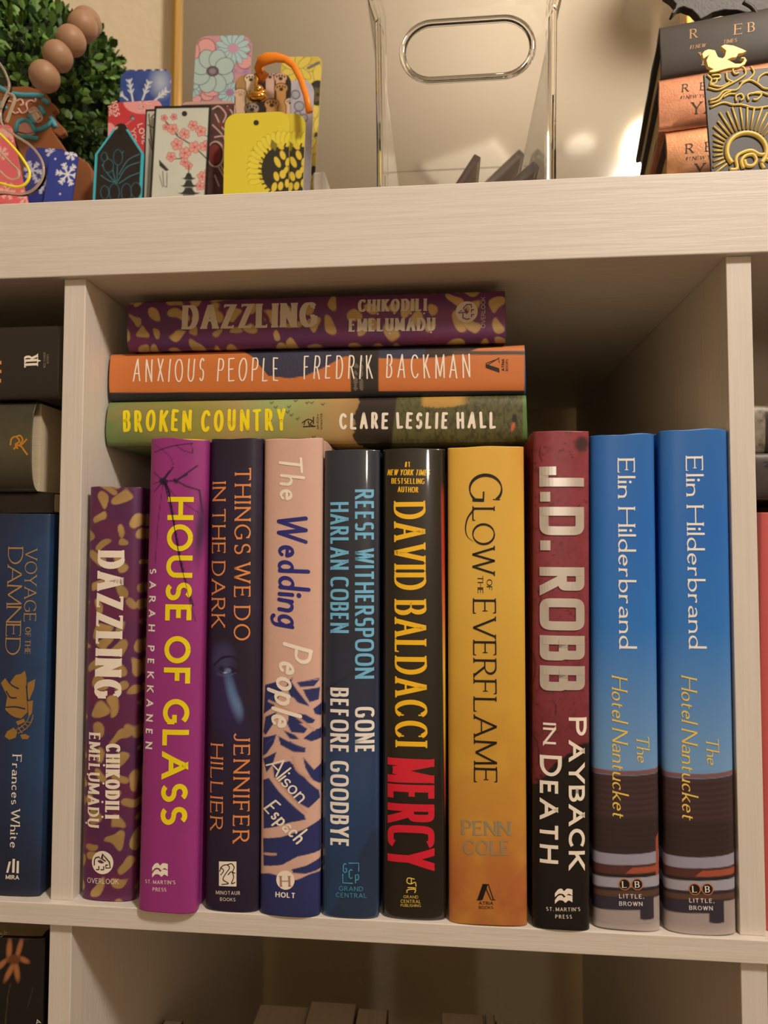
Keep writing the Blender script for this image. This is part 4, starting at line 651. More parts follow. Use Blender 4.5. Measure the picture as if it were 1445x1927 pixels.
# block that holds the bookmarks
hl, hr = xat(150, 330, 13.5), xat(613, 330, 13.5); hz = zat(595, 327, 13.5)-ZT
def holder():
    e = empty('bookmark_holder', frame((hl+hr)/2, 13.5, ZT), 'low white slotted tray holding the upright bookmarks', 'holder'); w = (hr-hl)/2
    MB().box(-w, w, -5.2, 4.5, 0, .8).box(-w, w, 3.9, 4.5, .8, hz).box(-w, -w+.5, -.5, 3.9, .8, hz).box(w-.9, w, -.3, 3.9, .8, hz).build('tray', mat('white_plastic', 'e4dfd8', .35), e, bevel=.15)
    for yy in (-3.4, -1.6, .2, 2.0): MB().box(-w+.5, w-.9, yy, yy+.25, .8, hz*.55).build('tray_rib', MATS['white_plastic'], e)
holder()
def panel(name, label, cat, TL, TR, yd, paint, rad=.6, shape='round', th=.12, base='ffffff', m=None, zb=.85, group='bookmarks in the white tray', rim=None, res=.045, yaw=0, tilt=0, hole=None):
    """thin card: its top corners are given; it stands on the tray and may lean back"""
    A = at(*TL, yd); B = at(*TR, yd); w = math.hypot(B[0]-A[0], B[2]-A[2]); al = math.atan2(B[2]-A[2], B[0]-A[0]); zlo = ZT+zb
    h = (min(A[2], B[2])-zlo)/math.cos(al)-abs(w*math.sin(al)); ct = (A+B)/2; o = ct-np.array([-math.sin(al), 0, math.cos(al)])*h
    M = Matrix.Translation((o[0], yd, o[2])) @ Matrix.Rotation(-al, 4, 'Y'); e = empty(name, M, label, cat, group); fr = Fr(M, off=.02)
    nT = int(h/res); nA = int(w/res); V = []; T = np.linspace(0, h, nT+1)
    extra = []
    if shape == 'round': T = np.unique(np.concatenate([T, h-rad*(1-np.sin(np.linspace(0, math.pi/2, 14)))]))
    def hw(t):
        if shape == 'round' and t > h-rad: q = (t-(h-rad))/rad; return w/2-rad+rad*math.sqrt(max(0, 1-q*q))
        if shape == 'point':
            k = w*.62
            if t > h-k: q = (t-(h-k))/k; return max(w*.12*math.sqrt(max(0, 1-((q-.86)/.14)**2)) if q > .86 else 0, (w/2)*(1-q)*.92+.0) if q > .86 else w/2*(1-q)+w*.07*q
        return w/2
    HW = np.array([hw(t) for t in T]); a = np.linspace(-1, 1, nA+1); X = HW[:, None]*a[None]; TT = np.repeat(T[:, None], nA+1, 1); n = nA+1; N = len(T)
    V = np.stack([X, 0*X, TT], -1).reshape(-1, 3); F = [(i*n+j, i*n+j+1, (i+1)*n+j+1, (i+1)*n+j) for i in range(N-1) for j in range(nA)]
    PX, PY = fr.px(V[:, 0], V[:, 2]); p = Paint(PX, PY, base); p.U = V[:, 0]/(w/2); p.A = V[:, 0]; p.T = V[:, 2]; p.w = w; p.h = h; p.e = .9
    if paint: paint(p)
    if hole: p.ell(hole[0], hole[1], 5.2, 5.2, '2a2420')
    # edge and back
    ring = [i*n for i in range(N)]+[(N-1)*n+j for j in range(1, n)]+[i*n+n-1 for i in range(N-2, -1, -1)]+[j for j in range(n-2, 0, -1)]
    b = len(V); V2 = V[ring].copy(); V2[:, 1] = th; Ve = V[ring].copy(); V = np.concatenate([V, Ve, V2]); m_ = len(ring); ec = lin(rim or base)
    Cc = np.concatenate([soften(p.C), np.tile(ec, (2*m_, 1))]); F += [(b+i, b+m_+i, b+m_+(i+1) % m_, b+(i+1) % m_) for i in range(m_)]+[tuple(b+m_+i for i in range(m_))]
    link('card', V, F, m or CARD, e, Cc); return e, fr
# ---- bookmarks
def flake(p, cx, cy, r, c, w=2.4):
    for k in range(6):
        a = R(60*k+10); x, y = cx+r*math.cos(a), cy+r*math.sin(a); p.line([(cx, cy), (x, y)], w, c)
        for q in (.45, .75):
            for s_ in (-.7, .7): p.line([(cx+(x-cx)*q, cy+(y-cy)*q), (cx+(x-cx)*q+r*.32*math.cos(a+s_), cy+(y-cy)*q+r*.32*math.sin(a+s_))], w*.8, c)
def p_blue1(p): flake(p, 62, 322, 17, 'c8cde0', 3); flake(p, 88, 345, 20, 'c8cde0', 3); flake(p, 96, 285, 10, 'c8cde0', 2.4); p.ell(76, 362, 3, 3, 'b8c0e0'); p.ell(112, 366, 2, 2, 'b8c0e0')
def p_blue2(p): flake(p, 127, 328, 21, 'dfe2ee', 3.2); flake(p, 134, 290, 11, 'dfe2ee', 2.6); p.ell(104, 299, 2, 2, 'c8d0e8'); p.ell(113, 365, 2, 2, 'c8d0e8')
panel('bookmark', 'navy blue snowflake bookmark, left and rear one of the two dark blue ones', 'bookmark', (52, 277), (126, 281), 9.6, p_blue1, .45, base='2c3a8c')
panel('bookmark', 'navy blue bookmark with one large white snowflake, front one of the two dark blue ones', 'bookmark', (96, 283), (148, 287), 9.0, p_blue2, .45, base='2e3f9a')
def p_coral(p):
    for x, y, r in ((15, 360, 15), (48, 372, 13), (30, 262, 8), (5, 290, 12)): flake(p, x, y, r, 'f0b8a8', 2.4)
    p.ell(12, 252, 22, 10, 'e8a8a0', 0, .6, 3)
panel('bookmark', 'coral pink bookmark with pale snowflakes, leaning at the far left behind the clear ornament', 'bookmark', (-48, 252), (20, 231), 8.2, p_coral, .5, base='e4606a')
def p_snow(p):
    p.mix((fbm(p.X/14, p.Y/14, 5)-.4)*1.3, '24306a'); p.ell(302, 155, 18, 26, 'a8b4cc', 0, .7, 16)
    for cx, cy, L, a0 in ((250, 190, 40, -100), (268, 188, 36, -70), (240, 188, 30, -140), (290, 190, 30, -40)):
        a = R(a0); x, y = cx+L*math.cos(a), cy+L*math.sin(a); p.line([(cx, cy), (x, y)], 3.4, 'd4d8dc')
        for q in (.35, .6, .85):
            for s_ in (-.6, .6): p.line([(cx+(x-cx)*q, cy+(y-cy)*q), (cx+(x-cx)*q+9*math.cos(a+s_), cy+(y-cy)*q+9*math.sin(a+s_))], 2.4, 'd4d8dc')
    for k in range(12): p.ell(232+k*8, 131.5, 2.6, 1.6, 'e8c8c0' if k % 2 else '201c20')
    for k in range(9): p.ell(322, 138+k*8, 1.4, 3, 'b03040' if k % 2 else 'e0c8c0')
panel('bookmark', 'blue winter bookmark with frosty branches, standing behind the red one', 'bookmark', (228, 132), (323, 129), 15.5, p_snow, .8, base='34509c')
def p_red(p):
    p.ell(262, 196, 30, 18, 'e69a9a', 10, 1); p.ell(292, 193, 20, 6, 'e69a9a', 5); p.ell(205, 245, 12, 14, 'e69a9a'); p.line([(249, 225), (230, 240)], 1.5, 'e09090', .8); p.ell(249, 222, 5, 4.5, '5a5058'); p.ell(250, 223, 3, 2.6, 'a0a0a8')
e, f = panel('bookmark', 'red bookmark with pink hearts and the words KISS and LOVE', 'bookmark', (204, 194), (304, 188), 12.6, p_red, .5, base='c8333c')
PINK = mat('pale_pink_ink', 'f0c4bc', .5)
for txt, a, b, c in (('KISS', (210, 193), (216, 221), 11), ('ME', (203, 200), (206, 220), 9), ('LOVE', (258, 235), (268, 273), 11), ('YOU', (246, 243), (250, 275), 9), ('ME', (260, 192), (263, 212), 9), ('UR', (275, 192), (278, 206), 9)): text(f, e, 'lettering', txt, a, b, c, dict(SANSB, gap=.1), PINK)
def p_turq(p):
    k = 1-np.abs(p.A)/(p.w/2); T = '2fb0c4'; top = 1-(np.abs(p.A)*1.2+0)*0; p.mix((.045*p.w-(p.w/2-np.abs(p.A)))*20, T)
    kk = p.w*.62; q = (p.T-(p.h-kk))/kk; hw = np.where(q > 0, p.w/2*(1-q)+p.w*.07*q, p.w/2); p.mix(np.where(q < .8, (.2-(hw-np.abs(p.A)))*20, 0), T)
    c = '2c7484'
    for L in ([(200, 290), (212, 320), (218, 345)], [(232, 285), (222, 305), (220, 345)], [(262, 290), (240, 302), (224, 328)], [(262, 305), (238, 315), (222, 340)], [(192, 310), (205, 330), (217, 343)], [(190, 330), (205, 340), (217, 343)], [(262, 325), (244, 332), (224, 345)]):
        p.line(curve(L, 6), 1.6, c)
    for cx, cy, rx, ry in ((222, 296, 8, 14), (204, 312, 9, 12), (196, 295, 5, 8), (215, 362, 9, 16), (238, 362, 9, 16), (256, 358, 9, 14), (197, 362, 7, 12)): p.ell(cx, cy, rx+1, ry+1, c, 0, .9); p.ell(cx, cy, rx, ry, '1e1a1a')
    p.ell(218, 241, 4.4, 2.6, 'b8a8a0', -30); p.ell(226, 250, 4.5, 4.5, '0c0a0a')
panel('bookmark', 'black pointed bookmark with turquoise border and leaf drawing', 'bookmark', (182, 233), (273, 231), 9.2, p_turq, shape='point', base='211c1c', rim='2fb0c4')
def p_sak2(p):
    p.mix((.13-(p.w/2-np.abs(p.A)))*20, '16120f'); p.mix((p.T-(p.h-.16))*30, '16120f')
    for L in ([(280, 215), (283, 250), (288, 280)], [(278, 235), (288, 240)], [(280, 262), (292, 300)], [(284, 222), (290, 215)]): p.line(L, 2, '2a2422')
    for y in (310, 330, 350): p.ell(290, y, 3.5, 8, 'dc8078')
panel('bookmark', 'white bookmark with black border and ink drawing, just behind the cherry blossom one', 'bookmark', (274, 206), (345, 203), 10.0, p_sak2, shape='square', base='b8b8ac', rim='16120f')
def p_sak(p):
    p.mix(np.clip((fbm(p.X/40, p.Y/40, 7)-.4), 0, 1)*.6, 'a8aaa0')
    for L, w in (([(311, 228), (322, 240), (334, 256), (350, 266), (362, 274), (378, 288), (392, 302)], 2.2), ([(334, 256), (330, 238)], 1.6), ([(352, 280), (340, 298), (318, 296)], 1.8), ([(395, 258), (385, 255)], 1.4)): p.line(curve(L, 5), w, '2a2220')
    rn = random.Random(3)
    for x, y, r in ((325, 243, 9), (347, 252, 9), (363, 236, 8), (378, 247, 9), (333, 272, 10), (348, 288, 10), (366, 277, 10), (386, 275, 9), (322, 295, 8), (347, 305, 7), (309, 222, 5), (327, 220, 5), (312, 239, 5), (393, 322, 7), (380, 332, 8), (390, 350, 8), (376, 350, 7), (355, 312, 6)):
        p.petals(x, y, 5, r, r*.42, 'd8968e', 'b06a66', rn.uniform(0, 72)); p.ell(x, y, 2, 2, 'c04850')
    K = '2c302c'; p.line([(355, 315), (355, 335)], 1.6, K)
    for y, w in ((330, 13), (344, 17), (358, 22)):
        p.poly(curve([(355-w, y+5), (355-w*.55, y+4), (355-w*.3, y-3), (355, y-5), (355+w*.3, y-3), (355+w*.55, y+4), (355+w, y+5), (355+w*.5, y+8), (355-w*.5, y+8)], 3), K, .9); p.poly([(355-w*.5, y+8), (355+w*.5, y+8), (355+w*.45, y+12), (355-w*.45, y+12)], '787c74')
    p.poly([(299, 300), (318, 320), (312, 322), (300, 312)], '34302c'); p.line([(306, 322), (308, 350), (314, 352), (314, 325)], 1.6, '605c54'); p.line([(300, 330), (306, 352)], 1.4, '605c54')
    p.mix((.17-(p.w/2-np.abs(p.A)))*20, '16120f'); p.mix((p.T-(p.h-.2))*20, '16120f')
panel('bookmark', 'white bookmark with pink cherry blossoms, a pagoda and a black border', 'bookmark', (291, 200), (397, 198), 9.4, p_sak, shape='square', base='c4c8bc', rim='16120f', hole=(347, 214))
def p_fil(p):
    p.mix((fbm(p.X/10, p.Y/10, 17)-.42)*2, '3a2424')
    for L in ([(400, 205), (412, 200), (425, 215), (420, 230)], [(405, 215), (418, 240), (432, 250)], [(400, 235), (415, 250), (425, 265)], [(404, 258), (420, 256), (434, 262)], [(428, 200), (438, 215), (436, 235)], [(402, 300), (420, 330), (430, 355)], [(404, 330), (412, 350)], [(415, 310), (428, 335)]): p.line(curve(L, 6), 5, '1e1414'); p.line(curve(L, 6), 3, 'c8a49c')
    p.ell(406, 290, 17, 25, 'c8a49c'); p.ell(405, 290, 14, 22, '1e1414'); p.ell(404, 290, 12, 19, '80342e'); p.ell(414, 235, 5, 5, '80342e'); p.ell(429, 204, 4, 4, '80342e')
    p.mix((.22-(p.w/2-np.abs(p.A)))*20, '241818'); p.mix((.14-(p.w/2-np.abs(p.A)))*20, 'c09a90'); p.mix((p.T-(p.h-.25))*16, 'c09a90')
panel('bookmark', 'brown and rose filigree bookmark with red stones, right behind the cherry blossom one', 'bookmark', (338, 192), (444, 189), 10.8, p_fil, .6, base='5a3c38')
def p_flo(p):
    p.mix((fbm(p.X/11, p.Y/11, 27)-.5)*3, '8878a8')
    for x, y, rx, ry in ((388, 90, 17, 17), (368, 97, 7, 16), (462, 92, 9, 9), (460, 115, 14, 14), (390, 180, 12, 9), (365, 186, 14, 8), (440, 72, 8, 6), (398, 175, 14, 6)): p.ell(x, y, rx+1.2, ry+1.2, '302838', 0, .8); p.ell(x, y, rx, ry, 'd89a98')
    p.petals(438, 91, 13, 32, 5, 'a4c4c8', '5c7c88', 5, .3); p.ell(439, 91, 10, 9, 'c090a8'); p.petals(432, 174, 12, 22, 4.5, 'a4c4c8', '5c7c88', 5, .3); p.ell(432, 174, 8, 7, 'a078a0'); p.petals(362, 168, 9, 14, 4, 'a4c4c8', '5c7c88', 0, .3)
    p.petals(400, 134, 8, 41, 15, 'a8c0bc', '404850', 22, .2); p.ell(400, 134, 12, 10, '5c4c58'); p.ell(400, 134, 7, 6, '8c7c84', 0, .6)
panel('bookmark', 'tall pink and pale blue flower pattern bookmark, highest on the left side of the tray', 'bookmark', (370, 68), (475, 66), 14.2, p_flo, .9, base='c48c98')
def p_sun(p):
    p.mix((fbm(p.X/9, p.Y/9, 37)-.6)*5, '2a2a24'); p.petals(602, 178, 14, 60, 9, 'd8c248', '8c7c28', 8, .3); p.ell(598, 175, 18, 24, '2a2822'); p.petals(598, 178, 10, 14, 3, '5c5430', None, 0, .3)
    p.petals(560, 128, 9, 30, 7, 'd8c248', '8c7c28', 0, .1); p.petals(596, 255, 12, 36, 9, 'd8c248', '7c7028', 10, .2); p.petals(590, 320, 9, 34, 10, 'd0ba44', '7c7028', 10, .2); p.ell(590, 321, 7, 9, '26241e'); p.line([(580, 128), (600, 118)], 6, '706c68', .7)
panel('bookmark', 'tall pale yellow and black sunflower bookmark at the right end of the tray', 'bookmark', (530, 107), (606, 106), 16.2, p_sun, .5, base='ccb43c')
def p_gry(p):
    for x, y, r in ((556, 178, 9), (563, 200, 10), (572, 222, 8), (560, 215, 7)): p.ell(x, y, r, r, '504c58', 0, .8); p.ell(x, y, r-2, r-2, 'a8a4b0')
    p.mix((fbm(p.X/12, p.Y/20, 47)-.5)*1.2, '7c7888')
panel('bookmark', 'grey lilac bookmark with round shapes between the paw and the sunflower bookmarks', 'bookmark', (498, 153), (591, 150), 13.6, p_gry, .9, base='b4aeb8')
def p_paw(p):
    def paw(x, y, w, top, c, pc, c2=None, pad='2a2018'):
        p.poly([(x-w-1.3, 240), (x-w-1.3, y), (x+w+1.3, y), (x+w+1.3, 240)], '241a14'); p.ell(x, y, w+4.5, w*.95+2, '241a14'); p.poly([(x-w, 240), (x-w, y), (x+w, y), (x+w, 240)], c); p.ell(x, y, w+3, w*.95+.5, c)
        p.ell(x, y+2, w*.42, w*.36, pad)
        for k in (-.85, -.32, .32, .85): p.ell(x+k*w*.95, y-w*.5+abs(k)*3, w*.17, w*.22, pad)
    p.poly([(444, 140), (462, 138), (462, 240), (444, 240)], 'a8804c'); paw(472, 148, 9, 0, 'd8c0a0', 0); paw(508, 143, 8, 0, 'c8a898', 0); paw(528, 146, 9, 0, 'c8a080', 0); paw(452, 176, 9, 0, 'd0b090', 0, pad='b08c70'); paw(529, 166, 9, 0, 'b88848', 0); paw(474, 204, 10, 0, 'a49080', 0); paw(511, 196, 10, 0, 'bc8c50', 0); paw(546, 192, 7, 0, 'd0b098', 0)
e, f = panel('bookmark', 'bookmark of raised cat paws with an orange ribbon and a golden charm', 'bookmark', (443, 141), (548, 137), 12.2, p_paw, .8, base='2c221c')
org = mat('orange_satin', 'e8841c', .35); loc3 = lambda px, py, yy: tuple((np.linalg.inv(np.array(f.M)) @ np.append(at(px, py, yy), 1))[:3])
MB().tube([loc3(x, y, yy) for x, y, yy in [(q[0], q[1], q[2]) for q in [(492, 150, 11.6), (485, 128, 11.0), (490, 116, 10.6), (503, 110, 10.4), (520, 108, 10.4), (538, 112, 10.4), (553, 124, 10.2), (566, 150, 9.6), (576, 180, 9.2), (582, 211, 9.0)]]], [.25, .28, .4, .42, .34, .26, .22, .2, .2, .24], 12, flat=.6).build('ribbon', org, e, smooth=True)
MB().tube([loc3(x, y, 11.4) for x, y in ((493, 118), (487, 132), (494, 150), (500, 138))], .26, 10).build('ribbon_knot', org, e, smooth=True)
cg = mat('polished_gold', 'e0a850', .12, metal=1)
mb = MB(); mb.ball(loc3(483, 182, 10.9), .62, 18, (1.15, .6, .6)); mb.ball(loc3(487, 170, 10.9), .36, 14); mb.tube([loc3(x, y, 10.9) for x, y in ((470, 172), (480, 178), (492, 176), (502, 170))], [.1, .22, .22, .08]); mb.build('gold_charm', cg, e, smooth=True)
MB().tube([loc3(x, y, 11) for x, y in ((480, 140), (484, 150), (481, 160), (488, 166))], .12, 8).build('charm_chain', cg, e, smooth=True)
def p_yel(ox):
    def g(p):
        cx, cy = 530+ox, 320; rn = random.Random(5)
        for k in range(22):
            a = -200+k*9.5; r = 52; x = cx+r*math.cos(R(a)); y = cy+r*1.15*math.sin(R(a)); p.ell(x, y, 15, 7, 'a89018', a+rn.uniform(-8, 8), .8); p.ell(x, y, 14, 6, 'dccc20', a)
        p.ell(cx, cy, 38, 45, '2c2820')
        for k in range(30): a = 12*k; p.line([(cx+34*math.cos(R(a)), cy+41*math.sin(R(a))), (cx+43*math.cos(R(a+4)), cy+50*math.sin(R(a+4)))], 3, '2c2820')
        for x, y, rx, ry, ro in ((522, 305, 5, 11, -25), (532, 292, 5, 9, -20), (538, 320, 4, 7, 20), (520, 332, 5, 9, -15), (532, 328, 6, 8, 0), (516, 352, 5, 9, 15), (528, 350, 5, 8, 10), (540, 345, 4, 8, 0), (528, 275, 5, 8, -40), (541, 305, 4, 8, 10)): p.ell(x+ox, y, rx, ry, 'd8bc24', ro)
        p.poly([(511+ox, 262), (522+ox, 272), (518+ox, 285), (508+ox, 275)], '7c7418')
    return g
panel('bookmark', 'yellow bookmark with black sunflower, rear one of the yellow pair', 'bookmark', (462, 216), (575, 213), 10.2, p_yel(30), .8, base='d0bc10')
panel('bookmark', 'yellow bookmark with punched hole and black sunflower, front one of the yellow pair', 'bookmark', (423, 215), (545, 209), 9.2, p_yel(0), .8, base='d6c410', hole=(482, 231))
# ---- gingerbread house bookmark
GB = frame(*at(90, 340, 11.2)[:2], ZT+.85)
ge = empty('gingerbread_ornament', GB, 'brown gingerbread house shaped ornament with blue and pink icing', 'ornament'); gf = Fr(GB, off=.06)
ol = [(0, 164), (18, 163), (50, 161), (72, 168), (88, 178), (92, 188), (105, 200), (107, 207), (97, 212), (101, 222), (120, 240), (122, 250), (112, 256), (101, 249), (112, 266), (124, 284), (150, 296), (165, 306), (174, 322), (175, 345), (170, 420), (40, 420), (42, 300), (30, 262), (12, 235), (0, 225)]
pts = [tuple(gf.loc(*q)) for q in ol]; zmin = 0.0; pts = [(x, max(z, zmin)) for x, z in pts]
MB().prism(pts, 0, .45).build('gingerbread_body', mat('gingerbread', '8a5430', .6), ge, bevel=.08)
def gst(name, L, w, m, yy=.0): o = MB(); [o.tube([(lambda q: (q[0], -.03+yy, q[1]))(gf.loc(*c)) for c in curve(l, 5)], w, 8) for l in L]; return o.build(name, m, ge, smooth=True)
TQ = mat('turquoise_icing', '4aa0b4', .4); PK = mat('pink_icing', 'd8aca0', .5)
gst('blue_icing', [[(0, 166), (14, 174), (30, 178), (48, 180), (66, 180), (82, 182)], [(82, 188), (92, 196)], [(35, 260), (50, 258), (72, 262)], [(70, 246), (86, 240), (100, 230)], [(31, 250), (34, 234), (46, 227), (58, 232), (68, 250)], [(57, 218), (66, 234)], [(76, 202), (84, 216)], [(96, 222), (106, 240)], [(5, 196), (12, 206)]], .17, TQ)
gst('pink_icing', [[(30, 192), (40, 188), (44, 196), (38, 200)], [(35, 205), (42, 214), (52, 208), (50, 196), (58, 190), (66, 192), (68, 186)], [(20, 205), (28, 214), (36, 212)], [(55, 210), (66, 203), (80, 222), (70, 230), (55, 210)], [(34, 252), (50, 255), (66, 252)], [(10, 190), (22, 192)], [(60, 215), (74, 208)], [(62, 205), (73, 227)]], .07, PK)
poly_mesh('door', gf, [[gf.loc(*q) for q in ((35, 248), (37, 236), (46, 230), (56, 234), (64, 250), (50, 252))]], mat('door_pink', 'd8a0a0', .5), ge); poly_mesh('window', gf, [[gf.loc(*q) for q in ((57, 211), (66, 205), (78, 221), (69, 228))]], mat('window_cream', 'd8c8b0', .5), ge)
# ---- clear ornament at the left edge
AC = frame(*at(20, 340, 5.0)[:2], ZT); ae = empty('acrylic_ornament', AC, 'clear curved acrylic ornament with edge glow painted yellow at the left edge', 'ornament'); af = Fr(AC)
glass = mat('clear_acrylic', 'ffffff', .02, trans=1, ior=1.46, spec=.5)
def gl(pts): return [tuple(af.loc(*q)) for q in curve(pts, 6)]
ou = [(-60, 100), (-20, 104), (0, 120), (14, 145), (18, 166), (8, 190), (2, 212), (6, 236), (30, 256), (60, 276), (80, 304), (82, 332), (66, 356), (40, 366), (0, 363), (-60, 372)]
zb = 0.02; poly_ = gl(ou)
MB().prism([(x, z) for x, z in poly_]+[(poly_[-1][0], zb), (poly_[0][0]-2, zb), (poly_[0][0]-2, poly_[0][1])], 0, .25).build('acrylic_plate', glass, ae)
edge = mat('pale_acrylic_edge', 'fff0dc', .1, trans=.8); yed = mat('painted_edge_glow', 'f4e23c', .2)  # edge-lit glow of the acrylic put into the yellow colour
MB().tube([(x, -.05, z) for x, z in poly_], .08, 8).build('plate_edge', edge, ae, smooth=True)
for L, m, w in (([(0, 252), (24, 276), (44, 300), (58, 326), (52, 346), (34, 354), (0, 346)], yed, .09), ([(0, 285), (22, 308), (38, 325), (34, 338), (18, 338), (0, 322)], edge, .08), ([(4, 206), (14, 184), (24, 180), (30, 190), (22, 212), (15, 232)], edge, .1)): MB().tube([(x, -.12, z) for x, z in gl(L)], w, 8).build('inner_edge', m, ae, smooth=True)
# ---- clear bin
yb = 6.0; bl, br = xat(706, 240, yb), xat(1050, 240, yb); bw = (br-bl)/2; be = empty('clear_bin', frame((bl+br)/2, yb, ZT), 'tall clear plastic bin with an oval handle opening', 'bin'); bf = Fr(frame((bl+br)/2, yb, ZT))
zt = zat(880, 18, yb)-ZT; bh = zt+3.5; dep = 24
def rr(w, d, y0, r, n=6):
    out = []
    for cx, cy, a0 in ((w-r, y0+d-r, 0), (-w+r, y0+d-r, 90), (-w+r, y0+r, 180), (w-r, y0+r, 270)):
        for k in range(n+1): a = R(a0+90*k/n); out.append((cx+r*math.cos(a), cy+r*math.sin(a)))
    return out
t_ = .22; prof = []
lev = [(0, bw-.25, .25), (.3, bw-.06, .06), (zt*.5, bw, 0), (zt, bw+.12, -.1), (zt+1.2, bw+.5, -.1), (bh, bw+.9, -.15)]
for z, w, yo in lev: prof.append([(x, y, z) for x, y in rr(w, dep-2*yo, yo, .7)])
for z, w, yo in lev[::-1]: prof.append([(x, y, max(z, t_)) for x, y in rr(w-t_, dep-2*yo-2*t_, yo+t_, .55)])
V = [v for ring in prof for v in ring]; n = len(prof[0]); F = [(i*n+k, i*n+(k+1) % n, (i+1)*n+(k+1) % n, (i+1)*n+k) for i in range(len(prof)-1) for k in range(n)]+[tuple(range(n))[::-1], tuple(range((len(prof)-1)*n, len(prof)*n))]
b_ = MB(); b_.add(V, F); bo = b_.build('bin_body', glass, be)
c0 = bf.loc(879, 95); aa, bb = (bf.loc(1000, 95)[0]-bf.loc(758, 95)[0])/2, (bf.loc(879, 42)[1]-bf.loc(879, 148)[1])/2
def stad(a, b, n=20): s_ = [(a-b+b*math.cos(R(-90+180*k/n)), b*math.sin(R(-90+180*k/n))) for k in range(n+1)]; return [(c0[0]+x, c0[1]+z) for x, z in s_+[(-x, -z) for x, z in s_]]
cut = MB().prism(stad(aa, bb), -2, 3).build('cutter', glass, be); md = bo.modifiers.new('hole', 'BOOLEAN'); md.object = cut; md.operation = 'DIFFERENCE'; md.solver = 'EXACT'
dg = bpy.context.evaluated_depsgraph_get(); nm = bpy.data.meshes.new_from_object(bo.evaluated_get(dg)); bo.modifiers.clear(); bo.data = nm; bo.data.name = 'bin_body'; bpy.data.objects.remove(cut)
MB().tube([(x, -.06, z) for x, z in stad(aa+.04, bb+.04)], .21, 10, closed=True).build('handle_rim', glass, be, smooth=True)
# things in the bin
caseM = mat('clear_case', 'e8e0dc', .08, trans=.85, ior=1.3)
def case(px, py, ang, yy, th, cm, lab):
    p = at(px, py, yy); L = min((p[2]-ZT-t_-.05-th)/math.sin(R(ang)), (p[0]-bl-.9)/math.cos(R(ang))); o = (p[0]-L*math.cos(R(ang)), yy, p[2]-L*math.sin(R(ang))-th*.5); e = empty('clear_case', Matrix.Translation(o) @ Matrix.Rotation(R(-ang), 4, 'Y'), lab, 'case', 'clear cases in the bin')
    MB().box(0, L, 0, 4.6, 0, th).build('case_shell', caseM, e, bevel=.05); MB().box(.2, L-.35, .25, 4.3, th*.3, th*.7).build('case_insert', cm, e)
case(905, 290, 57, 13.5, .55, mat('plum_card', '84505c', .5), 'slanting clear case with plum insert, left one in the bin'); case(988, 284, 43, 19, .7, mat('silver_card', 'c4b8b0', .4), 'slanting clear case with silvery insert, middle one in the bin'); case(1016, 307, 40, 7.6, .6, mat('black_card', '585250', .4), 'slanting clear case with dark insert, right one in the bin')
# ---- books at the right
def p_cop(s):
    def g(p): p.mix((fbm(p.X/9, p.Y/9, s)-.4)*.6, 'a86848'); p.mix((fbm(p.X/2.5, p.Y/2.5, s+5)-.5)*.6, 'e8a880')
    return g
G3 = 'thick books stacked on the right of the top board'; th = 3.36; YW = -10
Lf = at(1244, 110, 7.4); dx, dy = math.cos(R(YW)), math.sin(R(YW))
for k, (px, paint, jm, base, cs, lab) in enumerate(((1240, p_cop(3), JC, 'dc9c70', '2a2420', 'copper book at the bottom of the right stack, mostly hidden by the shelf edge'), (1250, p_cop(7), JC, 'e0a070', '4a3028', 'copper book with black author name, second from the bottom of the right stack'), (1238, p_cop(11), JC, 'd89470', '2a2420', 'copper book with black author name, directly under the black one'), (1243, lambda p: p.mix((fbm(p.X/30, p.Y/30, 9)-.5)*.6, '2c2824'), JM, '3c3632', '282420', 'black thick book on top of the right stack, under the dark wing'))):
    Lk = at(px, 110, 7.4); z0 = ZT+k*th+.01; M = Matrix.Translation((Lk[0]+22.5*dx, Lk[1]+22.5*dy, z0+th/2)) @ Matrix.Rotation(R(YW), 4, 'Z') @ Matrix.Rotation(R(-90), 4, 'Y')
    e, f = book('hardcover_book', lab, 'book', M, th-.03, 22.5, 15, paint, jm, cs, mat('warm_page_edges', 'c0a468', .8), group=G3, base=base, b=.4, seed=50+k, wave=.05)
    ink = mat('dark_brown_ink', '30241c', .5); sm = dict(SERIF, slant=.15, thick=.13, gap=.14, space=.35)
    if k == 2: text(f, e, 'author_lettering', 'RE', (1283, 173), (1328, 169), 15, dict(SERIF, gap=.8, fit='t'), ink); text(f, e, 'tagline', '#1 NEW YORK', (1279, 187), (1342, 181), 6, sm, ink); text(f, e, 'author_lettering', 'YA', (1300, 215), (1348, 211), 22, dict(SERIF, gap=.8, fit='t'), ink)
    if k == 1: text(f, e, 'author_lettering', 'RE', (1290, 289), (1340, 284), 18, dict(SERIF, gap=.8, fit='t'), ink); text(f, e, 'tagline', '#1 NEW YORK', (1289, 302), (1362, 297), 6.5, sm, ink); text(f, e, 'author_lettering', 'YA', (1307, 330), (1360, 326), 22, dict(SERIF, gap=.8, fit='t'), ink)
    if k == 3:
        ink = mat('tan_foil', 'c49c74', .35, metal=.3); text(f, e, 'author_lettering', 'R', (1298, 73), (1312, 71), 18, SERIF, ink); text(f, e, 'author_lettering', 'E', (1381, 66), (1397, 64), 20, SERIF, ink); text(f, e, 'author_lettering', 'B', (1407, 61), (1420, 59), 18, SERIF, ink); text(f, e, 'tagline', '#1 NEW', (1297, 93), (1327, 89), 7, sm, ink); text(f, e, 'tagline', 'TIMES', (1360, 83), (1386, 79), 7, sm, ink); text(f, e, 'author_lettering', 'Y', (1313, 122), (1333, 120), 23, SERIF, ink)
